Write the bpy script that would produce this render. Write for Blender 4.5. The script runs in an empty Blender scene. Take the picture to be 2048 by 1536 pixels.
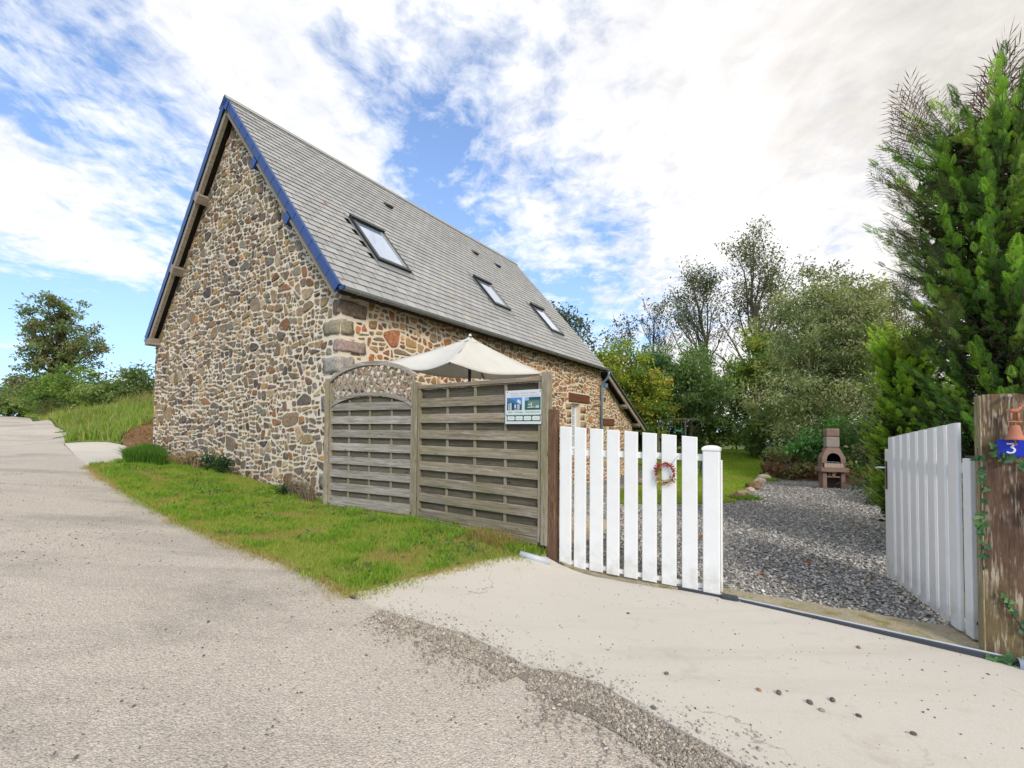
import bpy, bmesh, math, random
import numpy as np
from mathutils import Vector, Matrix
from mathutils.geometry import delaunay_2d_cdt

S = bpy.context.scene
COL = S.collection
PI = math.pi

# ------------------------------------------------------------------ camera
cam_d = bpy.data.cameras.new('camera')
cam = bpy.data.objects.new('camera', cam_d); COL.objects.link(cam)
_p, _r = .0287, .0092
_fw = Vector((0, math.cos(_p), math.sin(_p))); _u0 = Vector((0, -math.sin(_p), math.cos(_p))); _r0 = Vector((1, 0, 0))
_rt = _r0*math.cos(_r) + _u0*math.sin(_r); _up = -_r0*math.sin(_r) + _u0*math.cos(_r)
cam.matrix_world = Matrix(((_rt.x, _up.x, -_fw.x, 0), (_rt.y, _up.y, -_fw.y, 0), (_rt.z, _up.z, -_fw.z, 1.3), (0, 0, 0, 1)))
cam_d.sensor_fit = 'HORIZONTAL'; cam_d.sensor_width = 36
cam_d.lens = 36*897.55/2048; cam_d.shift_y = 65.763/2048
cam_d.clip_start = .05; cam_d.clip_end = 2000
S.camera = cam

# ------------------------------------------------------------------ sky, sun, exposure
SUN_EL, SUN_AZ = math.radians(33), math.radians(162)      # azimuth clockwise from +Y
world = bpy.data.worlds.new('World'); S.world = world; world.use_nodes = True

class NT:
    """small helper to write node trees"""
    def __init__(s, nt): s.nt = nt; s.n = nt.nodes; s.l = nt.links
    def new(s, t, **kw):
        nd = s.n.new(t)
        for k, v in kw.items(): setattr(nd, k, v)
        return nd
    def put(s, sock, v):
        if hasattr(v, 'is_output') or isinstance(v, bpy.types.NodeSocket): s.l.new(v, sock)
        elif isinstance(v, (tuple, list)) and len(v) == 3 and sock.type == 'RGBA': sock.default_value = (*v, 1)
        else: sock.default_value = v
    def math(s, op, a, b=0., c=None, clamp=False):
        nd = s.new('ShaderNodeMath', operation=op); nd.use_clamp = clamp
        s.put(nd.inputs[0], a); s.put(nd.inputs[1], b)
        if c is not None: s.put(nd.inputs[2], c)
        return nd.outputs[0]
    def noise(s, vec=None, scale=5., detail=3., rough=.5, dist=0., out='Fac'):
        nd = s.new('ShaderNodeTexNoise')
        if vec is not None: s.l.new(vec, nd.inputs['Vector'])
        nd.inputs['Scale'].default_value = scale; nd.inputs['Detail'].default_value = detail
        nd.inputs['Roughness'].default_value = rough; nd.inputs['Distortion'].default_value = dist
        return nd.outputs[0 if out == 'Fac' else 1]
    def voro(s, vec=None, scale=5., feature='F1', out=0, rand=1.):
        nd = s.new('ShaderNodeTexVoronoi', feature=feature)
        if vec is not None: s.l.new(vec, nd.inputs['Vector'])
        nd.inputs['Scale'].default_value = scale; nd.inputs['Randomness'].default_value = rand
        return nd.outputs[out]
    def ramp(s, fac, *stops):
        nd = s.new('ShaderNodeValToRGB'); e = nd.color_ramp.elements
        while len(e) < len(stops): e.new(.5)
        for el, (p, c) in zip(e, stops):
            el.position = p; el.color = (c, c, c, 1) if isinstance(c, (int, float)) else (*c, 1)
        s.put(nd.inputs[0], fac); return nd.outputs[0]
    def mix(s, fac, a, b, mode='MIX'):
        nd = s.new('ShaderNodeMix', data_type='RGBA', blend_type=mode)
        s.put(nd.inputs[0], fac); s.put(nd.inputs[6], a); s.put(nd.inputs[7], b); return nd.outputs[2]
    def mapping(s, vec, scale=(1, 1, 1), rot=(0, 0, 0), loc=(0, 0, 0)):
        nd = s.new('ShaderNodeMapping'); s.l.new(vec, nd.inputs[0])
        nd.inputs['Scale'].default_value = scale; nd.inputs['Rotation'].default_value = rot; nd.inputs['Location'].default_value = loc
        return nd.outputs[0]
    def obj(s): return s.new('ShaderNodeTexCoord').outputs['Object']
    def pos(s): return s.new('ShaderNodeNewGeometry').outputs['Position']
    def sep(s, v):
        nd = s.new('ShaderNodeSeparateXYZ'); s.l.new(v, nd.inputs[0]); return nd.outputs
    def comb(s, x, y, z):
        nd = s.new('ShaderNodeCombineXYZ')
        for i, q in enumerate((x, y, z)): s.put(nd.inputs[i], q)
        return nd.outputs[0]
    def attr(s, name='Col'):
        return s.new('ShaderNodeAttribute', attribute_name=name).outputs['Color']
    def rnd(s): return s.new('ShaderNodeObjectInfo').outputs['Random']
    def bump(s, h, strength=.5, dist=.01):
        nd = s.new('ShaderNodeBump'); nd.inputs['Strength'].default_value = strength; nd.inputs['Distance'].default_value = dist
        s.l.new(h, nd.inputs['Height']); return nd.outputs[0]

def build_world():
    w = NT(world.node_tree); w.n.clear()
    out = w.new('ShaderNodeOutputWorld'); bg = w.new('ShaderNodeBackground'); bg.inputs['Strength'].default_value = SKY_STRENGTH
    sky = w.new('ShaderNodeTexSky', sky_type='NISHITA'); sky.sun_disc = False
    sky.sun_elevation = SUN_EL; sky.sun_rotation = SUN_AZ; sky.air_density = .95; sky.dust_density = .15; sky.ozone_density = 2.0
    d = w.new('ShaderNodeTexCoord').outputs['Generated']
    x, y, z = w.sep(d)
    zz = w.math('ADD', w.math('MAXIMUM', z, 0.), .13)
    px, py = w.math('DIVIDE', x, zz), w.math('DIVIDE', y, zz)
    P = w.comb(px, py, 0.)
    # bands of broken cloud, closing to an even sheet with grey bellies towards the right (+x)
    warp = w.noise(w.mapping(P, loc=(5.2, 1.3, 0)), .7, 3, .5, out='Color')
    va = w.new('ShaderNodeVectorMath', operation='MULTIPLY_ADD'); w.l.new(warp, va.inputs[0]); va.inputs[1].default_value = (.75, .75, 0); w.l.new(P, va.inputs[2])
    Pw = va.outputs[0]
    bands = w.noise(w.mapping(Pw, scale=(1., .40, 1), rot=(0, 0, math.radians(B_ROT)), loc=B_OFF), 1.25, 2, .45)
    puff = w.noise(w.mapping(Pw, scale=(1., .62, 1), rot=(0, 0, math.radians(B_ROT)), loc=(2.2, .4, 0)), 3.1, 10, .66, .25)
    fine = w.noise(w.mapping(P, loc=(7.7, 3.1, 0)), 11., 6, .62, .4)
    side = w.ramp(w.math('MULTIPLY_ADD', x, .5, .5), (.0, .0), (.40, .02), (.60, .10), (.74, .36), (.95, .42))
    dens = w.math('MULTIPLY', bands, .95)
    dens = w.math('MULTIPLY_ADD', puff, .80, w.math('SUBTRACT', dens, .09))
    dens = w.math('MULTIPLY_ADD', fine, .42, w.math('SUBTRACT', dens, .155))
    dens = w.math('ADD', dens, side)
    dens = w.math('MULTIPLY_ADD', z, .16, dens)
    dens = w.math('SUBTRACT', dens, w.math('MULTIPLY', w.math('SUBTRACT', .30, z), .45, clamp=True))
    mask = w.ramp(dens, (.84/1.4, 0.), (.93/1.4, .45), (1.04/1.4, .86), (1.22/1.4, 1.))
    w.nt.links.remove(mask.node.inputs[0].links[0]); w.l.new(w.math('DIVIDE', dens, 1.4), mask.node.inputs[0])
    belly = w.noise(w.mapping(Pw, loc=(8.3, 5.1, 0), scale=(1, .7, 1)), 1.5, 7, .58, .4)
    thick = w.math('MULTIPLY_ADD', belly, .85, w.math('MULTIPLY', dens, .42))
    ccol = w.ramp(w.math('DIVIDE', thick, 1.4), (.565, CLOUD_HI), (.665, CLOUD_MID), (.755, CLOUD_LO))
    ccol = w.mix(1., ccol, w.ramp(w.math('MULTIPLY_ADD', fine, .45, w.math('MULTIPLY', puff, .55)), (.38, .82), (.60, 1.07)), 'MULTIPLY')
    warm = w.math('MULTIPLY', w.math('ADD', x, .05), 1.1, clamp=True)
    ccol = w.mix(warm, ccol, w.mix(1., ccol, (1.05, 1.0, .94), 'MULTIPLY'))
    sc_ = w.new('ShaderNodeSeparateColor'); w.l.new(w.mix(1., sky.outputs[0], SKY_TINT, 'MULTIPLY'), sc_.inputs[0])
    cc_ = w.new('ShaderNodeCombineColor')                                  # soft shoulder: a camera does not clip the horizon
    for i, k in enumerate((.25, .15, .10)):
        w.l.new(w.math('DIVIDE', sc_.outputs[i], w.math('MULTIPLY_ADD', sc_.outputs[i], k, 1.)), cc_.inputs[i])
    skyc = cc_.outputs[0]
    mask = w.math('MULTIPLY', mask, w.math('MULTIPLY', z, 40., clamp=True))
    col = w.mix(mask, skyc, ccol)
    w.l.new(col, bg.inputs[0]); w.l.new(bg.outputs[0], out.inputs[0])

SKY_STRENGTH = .13
SKY_TINT = (1.18, 1.18, 1.34)
B_ROT, B_OFF = 36, (9.1, -2.1, 0)
CLOUD_HI, CLOUD_MID, CLOUD_LO = (4.05, 4.08, 4.15), (3.65, 3.65, 3.7), (2.85, 2.83, 2.8)
build_world()

sun_d = bpy.data.lights.new('sun', 'SUN'); sun_d.energy = 1.2; sun_d.angle = math.radians(16); sun_d.color = (1, .93, .83)
sun = bpy.data.objects.new('sun', sun_d); COL.objects.link(sun)
_sd = Vector((math.sin(SUN_AZ)*math.cos(SUN_EL), math.cos(SUN_AZ)*math.cos(SUN_EL), math.sin(SUN_EL)))
sun.rotation_euler = _sd.to_track_quat('Z', 'Y').to_euler()

S.view_settings.view_transform = 'Standard'; S.view_settings.look = 'None'
S.view_settings.exposure = 1.18; S.view_settings.gamma = 1; S.view_settings.use_curve_mapping = False
S.render.engine = 'CYCLES'
S.cycles.use_denoising = True
S.cycles.max_bounces = 6; S.cycles.diffuse_bounces = 3; S.cycles.glossy_bounces = 3; S.cycles.transmission_bounces = 3
S.cycles.use_adaptive_sampling = True

# ------------------------------------------------------------------ helpers
def link(o, parent=None):
    COL.objects.link(o)
    if parent is not None: o.parent = parent
    return o

def tag(o, label, cat, group=None, kind=None):
    o['label'] = label; o['category'] = cat
    if group: o['group'] = group
    if kind: o['kind'] = kind
    return o

def thing(name, label, cat, loc=(0, 0, 0), rz=0., group=None):
    o = bpy.data.objects.new(name, None); o.empty_display_size = .2
    link(o); o.location = loc; o.rotation_euler = (0, 0, rz)
    return tag(o, label, cat, group)

def np_data(name, V, F, mat=None, C=None, smooth=False):
    """V (n,3); F: one (m,k) int array or list of such; C (n,3) point colours"""
    me = bpy.data.meshes.new(name)
    V = np.asarray(V, np.float32); Fs = F if isinstance(F, list) else [F]
    Fs = [np.asarray(f, np.int32) for f in Fs if len(f)]
    me.vertices.add(len(V)); me.vertices.foreach_set('co', V.ravel())
    loops = np.concatenate([f.ravel() for f in Fs]); sizes = np.concatenate([np.full(len(f), f.shape[1], np.int32) for f in Fs])
    me.loops.add(len(loops)); me.loops.foreach_set('vertex_index', loops)
    me.polygons.add(len(sizes)); me.polygons.foreach_set('loop_start', np.r_[0, np.cumsum(sizes)[:-1]].astype(np.int32))
    me.polygons.foreach_set('use_smooth', np.full(len(sizes), smooth))
    if C is not None:
        a = me.color_attributes.new('Col', 'FLOAT_COLOR', 'POINT')
        C = np.asarray(C, np.float32); a.data.foreach_set('color', np.c_[C, np.ones(len(C), np.float32)].ravel())
    me.update(calc_edges=True); me.validate()
    if mat: me.materials.append(mat)
    return me

def np_obj(name, V, F, mat=None, C=None, parent=None, smooth=False, loc=None):
    o = bpy.data.objects.new(name, np_data(name, V, F, mat, C, smooth))
    link(o, parent)
    if loc is not None: o.location = loc
    return o

class MB:
    """collects shapes, links them as one mesh object"""
    def __init__(s): s.v = []; s.f = []; s.c = []
    def add(s, vs, fs, col=None):
        b = len(s.v); s.v += [tuple(v) for v in vs]; s.f += [tuple(i+b for i in f) for f in fs]
        s.c += [col or (1, 1, 1)]*len(vs); return s
    def box(s, lo, hi, bev=0., R=None, o=(0, 0, 0), col=None):
        (x0, y0, z0), (x1, y1, z1) = lo, hi
        b = min(bev, (x1-x0)*.45, (y1-y0)*.45, (z1-z0)*.45)
        if b <= 0:
            vs = [(x, y, z) for x in (x0, x1) for y in (y0, y1) for z in (z0, z1)]
            fs = [(0, 1, 3, 2), (4, 6, 7, 5), (0, 4, 5, 1), (2, 3, 7, 6), (0, 2, 6, 4), (1, 5, 7, 3)]
        else:
            vs = []; idx = {}
            lim = ((x0, x1), (y0, y1), (z0, z1))
            for sx in (0, 1):
                for sy in (0, 1):
                    for sz in (0, 1):
                        sg = (sx, sy, sz)
                        for ax in range(3):
                            p = [lim[k][sg[k]] + (0 if k == ax else (b if sg[k] == 0 else -b)) for k in range(3)]
                            idx[sg, ax] = len(vs); vs.append(tuple(p))
            fs = []
            def ring(ax, side):
                o1, o2 = [k for k in range(3) if k != ax]
                q = []
                for a_, b_ in ((0, 0), (1, 0), (1, 1), (0, 1)):
                    sg = [0, 0, 0]; sg[ax] = side; sg[o1] = a_; sg[o2] = b_; q.append(idx[tuple(sg), ax])
                return q
            for ax in range(3):
                for side in (0, 1): fs.append(tuple(ring(ax, side)))
            for ax in range(3):               # edges along ax
                o1, o2 = [k for k in range(3) if k != ax]
                for a_ in (0, 1):
                    for b_ in (0, 1):
                        q = []
                        for e, f in ((0, o1), (1, o1), (1, o2), (0, o2)):
                            sg = [0, 0, 0]; sg[ax] = e; sg[o1] = a_; sg[o2] = b_; q.append(idx[tuple(sg), f])
                        fs.append(tuple(q))
            for sx in (0, 1):
                for sy in (0, 1):
                    for sz in (0, 1): fs.append(tuple(idx[(sx, sy, sz), k] for k in range(3)))
        o = Vector(o)
        vs = [(R @ Vector(v) + o) if R is not None else Vector(v) + o for v in vs]
        return s.add(vs, fs, col)
    def tube(s, pts, r, n=8, caps=True, col=None):
        pts = [Vector(p) for p in pts]; m = len(pts)
        rs = r if isinstance(r, (list, tuple)) else [r]*m
        prev = None; vs = []; fs = []
        for i, p in enumerate(pts):
            t = (pts[min(i+1, m-1)] - pts[max(i-1, 0)])
            t = t.normalized() if t.length > 1e-9 else Vector((0, 0, 1))
            if prev is None:
                a = Vector((0, 0, 1)) if abs(t.z) < .9 else Vector((1, 0, 0)); prev = t.cross(a).normalized()
            prev = (prev - t*prev.dot(t)).normalized(); bt = t.cross(prev)
            for k in range(n):
                a = 2*PI*k/n; vs.append(p + (prev*math.cos(a) + bt*math.sin(a))*rs[i])
        for i in range(m-1):
            for k in range(n): fs.append((i*n+k, i*n+(k+1) % n, (i+1)*n+(k+1) % n, (i+1)*n+k))
        if caps: fs += [tuple(range(n))[::-1], tuple((m-1)*n+k for k in range(n))]
        return s.add(vs, fs, col)
    def lathe(s, prof, n=16, o=(0, 0, 0), col=None):
        vs = [(o[0]+r*math.cos(2*PI*k/n), o[1]+r*math.sin(2*PI*k/n), o[2]+z) for r, z in prof for k in range(n)]
        fs = [(i*n+k, i*n+(k+1) % n, (i+1)*n+(k+1) % n, (i+1)*n+k) for i in range(len(prof)-1) for k in range(n)]
        return s.add(vs, fs, col)
    def prism(s, poly, h0, h1, mapf, col=None):
        """poly (a,b) extruded from h0 to h1; mapf(a,b,h) -> xyz"""
        n = len(poly)
        vs = [mapf(a, b, h0) for a, b in poly] + [mapf(a, b, h1) for a, b in poly]
        fs = [tuple(range(n))[::-1], tuple(range(n, 2*n))] + [(i, (i+1) % n, n+(i+1) % n, n+i) for i in range(n)]
        return s.add(vs, fs, col)
    def data(s, name, mat, smooth=False, colour=False):
        me = bpy.data.meshes.new(name); me.from_pydata(s.v, [], s.f)
        if colour:
            a = me.color_attributes.new('Col', 'FLOAT_COLOR', 'POINT')
            a.data.foreach_set('color', np.c_[np.array(s.c, np.float32), np.ones(len(s.c), np.float32)].ravel())
        bm = bmesh.new(); bm.from_mesh(me); bmesh.ops.recalc_face_normals(bm, faces=bm.faces); bm.to_mesh(me); bm.free()
        if smooth: me.polygons.foreach_set('use_smooth', [True]*len(me.polygons))
        if mat: me.materials.append(mat)
        return me
    def build(s, name, mat, parent=None, smooth=False, colour=False, loc=None):
        o = bpy.data.objects.new(name, s.data(name, mat, smooth, colour)); link(o, parent)
        if loc is not None: o.location = loc
        return o

# numpy value noise, 2-D
_perm = np.random.RandomState(5).rand(256, 256)
def vnoise(x, y):
    x = np.asarray(x, float); y = np.asarray(y, float)
    xi = np.floor(x).astype(int); yi = np.floor(y).astype(int); fx = x-xi; fy = y-yi
    fx = fx*fx*(3-2*fx); fy = fy*fy*(3-2*fy)
    g = lambda a, b: _perm[a % 256, b % 256]
    return (g(xi, yi)*(1-fx)+g(xi+1, yi)*fx)*(1-fy)+(g(xi, yi+1)*(1-fx)+g(xi+1, yi+1)*fx)*fy
def fbm(x, y, o=3):
    r = 0; a = 1; t = 0
    for k in range(o): r = r+a*vnoise(x*2**k+k*17.3, y*2**k+k*9.1); t += a; a *= .5
    return r/t

# ------------------------------------------------------------------ terrain height
CP = np.array([
(-3,7.5,0),(-9.9,12.2,.56),(3.5,17.5,-.71),(-1.37,6.36,-.02),(.42,5.1,-.15),(.52,5,-.23),(1.95,4.25,-.25),(3.3,3.2,-.27),
(9.1,12.7,-.3),(5,9,-.32),(12,25,-.14),(8.5,30,-.1),(3,27,-.5),(0,0,-.12),(-1.4,3.8,-.1),(3,0,-.25),(-3,0,-.05),(-2.48,4.8,-.03),(-5.5,7,.2),(-8.6,9.3,.47),
(-13.9,14,.79),(-16.8,17,.95),(-25.4,25,1.22),(-43,40,1.97),(-61,55,2.4),(-17.2,20,1.9),(-24,26,1.75),(-13,15.2,1.25),(-22,16,.9),(-30,20,1.2),(-10,3,.2),(-15,8,.5),
(-12,30,2.3),(-30,40,2.3),(25,12,-.3),(20,30,0),(40,40,.5),(0,45,-.5),(0,-10,-.3),(-40,0,.6),(40,0,0),(-90,80,3),(90,80,2),(0,120,1.5),(0,-80,-.5),(-100,-60,1),(100,-60,0)])
def _U(d2): return np.where(d2 > 0, d2*np.log(np.maximum(d2, 1e-12)), 0)
def _fit():
    n = len(CP); X = CP[:, :2]; d2 = ((X[:, None]-X[None])**2).sum(-1)
    A = np.zeros((n+3, n+3)); A[:n, :n] = _U(d2)+.05*np.eye(n); A[:n, n] = 1; A[:n, n+1:] = X; A[n, :n] = 1; A[n+1:, :n] = X.T
    return np.linalg.solve(A, np.r_[CP[:, 2], 0, 0, 0])
_CO = _fit()
def gz(x, y):
    x = np.asarray(x, float); y = np.asarray(y, float)
    r = np.sqrt(x*x+y*y); k = np.where(r > 95, 95/np.maximum(r, 1), 1); x = x*k; y = y*k
    d2 = (x[..., None]-CP[:, 0])**2+(y[..., None]-CP[:, 1])**2
    return _U(d2)@_CO[:len(CP)]+_CO[-3]+_CO[-2]*x+_CO[-1]*y
def G(x, y, dz=0.): return (x, y, float(gz(x, y))+dz)

def inside(px, py, poly):
    poly = np.asarray(poly); r = np.zeros(len(px), bool); n = len(poly)
    for i in range(n):
        x0, y0 = poly[i]; x1, y1 = poly[(i+1) % n]
        c = ((y0 > py) != (y1 > py)); dy = (y1-y0) if y1 != y0 else 1e-9
        r ^= c & (px < (x1-x0)*(py-y0)/dy+x0)
    return r

def densify(poly, step, jit=0., seed=1):
    rng = random.Random(seed); out = []
    for i in range(len(poly)):
        a = Vector(poly[i]); b = Vector(poly[(i+1) % len(poly)]); n = max(1, int((b-a).length/step))
        nrm = Vector((-(b-a).y, (b-a).x)); nrm = nrm.normalized() if nrm.length > 0 else nrm
        for k in range(n):
            p = a.lerp(b, k/n)
            if jit and k: p = p + nrm*rng.uniform(-jit, jit)
            out.append((p.x, p.y))
    return out

def sheet(name, poly, step, dz, mat, kind='structure', jit=0., parent=None, hf=None, skirt=.07):
    b = densify(poly, step, jit); P = np.array(b)
    x0, y0 = P.min(0); x1, y1 = P.max(0)
    gx, gy = np.meshgrid(np.arange(x0, x1, step), np.arange(y0, y1, step)); gx = gx.ravel(); gy = gy.ravel()
    m = inside(gx, gy, b)
    gx, gy = gx[m], gy[m]
    d = np.full(len(gx), 9.)
    for q in P: d = np.minimum(d, (gx-q[0])**2+(gy-q[1])**2)
    m = d > (step*.45)**2; gx, gy = gx[m], gy[m]
    vs = [Vector(p) for p in b] + [Vector((a, c)) for a, c in zip(gx, gy)]
    n = len(b)
    r = delaunay_2d_cdt(vs, [(i, (i+1) % n) for i in range(n)], [], 1, 1e-5)
    V = np.array([(v.x, v.y) for v in r[0]]); Z = gz(V[:, 0], V[:, 1])+dz
    if hf is not None: Z = Z+hf(V[:, 0], V[:, 1])
    F = np.array([f if (r[0][f[1]]-r[0][f[0]]).cross(r[0][f[2]]-r[0][f[0]]) > 0 else f[::-1] for f in r[2]])
    VV = np.c_[V, Z]
    Fl = [F]
    if skirt:                                  # give the sheet an edge
        Pb = np.array(b); k = len(VV); zb = gz(Pb[:, 0], Pb[:, 1])+dz+(hf(Pb[:, 0], Pb[:, 1]) if hf is not None else 0)
        VV = np.r_[VV, np.c_[Pb, zb], np.c_[Pb, zb-skirt]]
        i = np.arange(n); j = (i+1) % n
        Fl.append(np.c_[k+i, k+j, k+n+j, k+n+i])
    o = np_obj(name, VV, Fl, mat, parent=parent, smooth=True)
    if kind: o['kind'] = kind
    return o

def rand_in(poly, n, seed, dens=None):
    rs = np.random.RandomState(seed); P = np.asarray(poly); lo = P.min(0); hi = P.max(0); X = []; c = 0
    while c < n:
        p = rs.rand(n*2, 2)*(hi-lo)+lo; p = p[inside(p[:, 0], p[:, 1], poly)]
        if dens is not None: p = p[rs.rand(len(p)) < dens(p[:, 0], p[:, 1])]
        X.append(p); c += len(p)
    return np.concatenate(X)[:n]
# ------------------------------------------------------------------ materials
def newmat(name):
    m = bpy.data.materials.new(name); m.use_nodes = True; t = NT(m.node_tree); t.n.clear()
    out = t.new('ShaderNodeOutputMaterial'); b = t.new('ShaderNodeBsdfPrincipled'); t.l.new(b.outputs[0], out.inputs[0])
    t.out = out; t.b = b; return m, t
def setp(t, col=None, rough=.8, spec=.3, metal=0., bump=None):
    b = t.b
    if col is not None: t.put(b.inputs['Base Color'], col)
    t.put(b.inputs['Roughness'], rough); b.inputs['Specular IOR Level'].default_value = spec; b.inputs['Metallic'].default_value = metal
    if bump is not None: t.l.new(bump, b.inputs['Normal'])

def m_plain(name, col, rough=.6, spec=.4, metal=0., var=.12, scale=6., bump=0.):
    m, t = newmat(name); o = t.obj()
    n = t.noise(o, scale, 5, .6)
    c = t.mix(n, tuple(x*(1-var) for x in col), tuple(x*(1+var) for x in col))
    setp(t, c, rough, spec, metal, t.bump(t.noise(o, scale*14, 4, .6), bump, .01) if bump else None)
    return m

def m_stone():
    m, t = newmat('field stone'); p = t.pos(); a = t.attr()
    n = t.noise(p, 16, 6, .68, .3); f = t.noise(p, 70, 4, .65); l = t.noise(p, 9, 5, .6)
    c = t.mix(1., a, t.ramp(n, (.28, .62), (.5, 1.05), (.75, 1.6)), 'MULTIPLY')
    c = t.mix(1., c, t.ramp(f, (.3, .75), (.7, 1.25)), 'MULTIPLY')
    c = t.mix(t.ramp(l, (.58, 0.), (.70, .6)), c, (.40, .37, .31))          # pale lichen
    h = t.math('ADD', t.math('MULTIPLY', n, .7), t.math('MULTIPLY', f, .3))
    setp(t, c, .82, .25, 0, t.bump(h, .8, .02)); return m

def m_mortar():
    m, t = newmat('lime mortar'); p = t.pos()
    n = t.noise(p, 3, 5, .6); f = t.noise(p, 90, 4, .7)
    c = t.mix(n, (.66, .565, .44), (.80, .71, .575))
    c = t.mix(1., c, t.ramp(f, (.3, .78), (.7, 1.15)), 'MULTIPLY')
    setp(t, c, .95, .1, 0, t.bump(t.math('ADD', f, n), .6, .01)); return m

def m_slate():
    m, t = newmat('fibre slate'); p = t.pos(); a = t.attr()
    c = t.mix(1., a, t.ramp(t.noise(p, 1.6, 6, .7), (.3, .84), (.7, 1.12)), 'MULTIPLY')
    c = t.mix(t.ramp(t.noise(p, 5, 6, .7), (.6, 0.), (.78, .35)), c, (.36, .33, .24))
    setp(t, c, t.ramp(t.noise(p, 20, 3), (.3, .42), (.7, .6)), .5, 0, t.bump(t.noise(p, 60, 3), .15, .004)); return m

def m_wood(name, dark, light, green, gamt=.5, grain=1., axis='X', streak=None):
    """weathered timber; the grain runs along the object's own axis"""
    m, t = newmat(name); o = t.obj(); r = t.rnd()
    sc = {'X': (1.2, 22, 22), 'Z': (26, 26, 2.6), 'Y': (22, 1.2, 22)}[axis]
    off = t.comb(t.math('MULTIPLY', r, 13.), t.math('MULTIPLY', r, 37.), t.math('MULTIPLY', r, 7.))
    v = t.new('ShaderNodeVectorMath', operation='ADD'); t.l.new(t.mapping(o, sc), v.inputs[0]); t.l.new(off, v.inputs[1]); v = v.outputs[0]
    n = t.noise(v, 1.6*grain, 7, .68, .6); f = t.noise(v, 6*grain, 4, .6)
    c = t.mix(t.ramp(n, (.3, 0.), (.68, 1.)), dark, light)
    c = t.mix(1., c, t.ramp(f, (.3, .72), (.6, 1.12)), 'MULTIPLY')
    tone = t.math('ADD', .82, t.math('MULTIPLY', r, .36))
    c = t.mix(1., c, t.comb(tone, tone, tone), 'MULTIPLY')
    g = t.noise(t.pos(), 1.7, 5, .65)
    c = t.mix(t.math('MULTIPLY', t.ramp(g, (.42, 0.), (.62, 1.)), gamt), c, green)
    kn = t.voro(t.mapping(o, {'X': (2.2, 7, 7), 'Z': (7, 7, 2.2), 'Y': (7, 2.2, 7)}[axis]), 1.)
    c = t.mix(t.ramp(kn, (.04, .75), (.11, 0.)), c, tuple(x*.35 for x in dark))
    if streak:
        s = t.noise(v, 3.2, 3, .5)
        c = t.mix(t.math('MULTIPLY', t.ramp(s, (.52, 0.), (.60, 1.)), t.ramp(t.noise(o, 5., 3), (.42, 0.), (.6, .9))), c, streak)
    setp(t, c, .85, .2, 0, t.bump(t.math('ADD', n, f), .6, .006)); return m

def m_pvc():
    m, t = newmat('white plastic'); o = t.obj(); z = t.sep(o)[2]
    n = t.noise(o, 7, 6, .7); sp = t.noise(o, 60, 3, .6)
    low = t.math('MULTIPLY', t.math('SUBTRACT', .12, z), 2.2, clamp=True)
    dirt = t.math('MULTIPLY', t.ramp(n, (.38, .0), (.75, 1.)), t.math('ADD', .12, t.math('MULTIPLY', low, .9)))
    dirt = t.math('ADD', dirt, t.math('MULTIPLY', t.ramp(sp, (.70, 0.), (.76, .5)), low), clamp=True)
    c = t.mix(dirt, (.79, .785, .77), (.36, .34, .25))
    setp(t, c, .38, .4, 0, t.bump(t.noise(t.mapping(o, (60, 60, 3)), 1., 3), .06, .002)); return m

def m_concrete():
    m, t = newmat('pale concrete'); p = t.pos()
    n = t.noise(p, .8, 6, .6); f = t.noise(p, 120, 4, .7); b = t.noise(p, 6, 6, .65)
    c = t.mix(n, (.56, .515, .44), (.63, .585, .51))
    c = t.mix(1., c, t.ramp(f, (.25, .86), (.7, 1.06)), 'MULTIPLY')
    c = t.mix(t.ramp(b, (.60, 0.), (.78, .32)), c, (.36, .30, .22))
    st = t.noise(t.mapping(p, (1, 1, 1), (0, 0, .6), (4, 1, 0)), 2.3, 7, .7, .5)
    c = t.mix(t.ramp(st, (.58, 0.), (.72, .42)), c, (.36, .29, .20))
    sp = t.voro(p, 42.)
    c = t.mix(t.ramp(sp, (.045, .55), (.10, 0.)), c, (.20, .17, .13))
    ty = t.noise(t.mapping(p, (.35, 2.6, 1), (0, 0, -.95)), 1.3, 5, .6)
    c = t.mix(t.ramp(ty, (.53, 0.), (.72, .36)), c, (.42, .38, .31))
    # hairline crack: the edge between big cells, broken up
    w = t.new('ShaderNodeVectorMath', operation='ADD'); t.l.new(p, w.inputs[0])
    t.l.new(t.noise(p, 2.4, 5, .6, out='Color'), w.inputs[1])
    cr = t.voro(w.outputs[0], .55, 'DISTANCE_TO_EDGE')
    c = t.mix(t.math('MULTIPLY', t.ramp(cr, (.0025, .7), (.006, 0.)), t.ramp(t.noise(p, .9, 2), (.5, 0.), (.56, 1.))), c, (.20, .16, .12))
    setp(t, c, .9, .15, 0, t.bump(t.math('ADD', f, t.math('MULTIPLY', b, .6)), .35, .006)); return m

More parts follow.
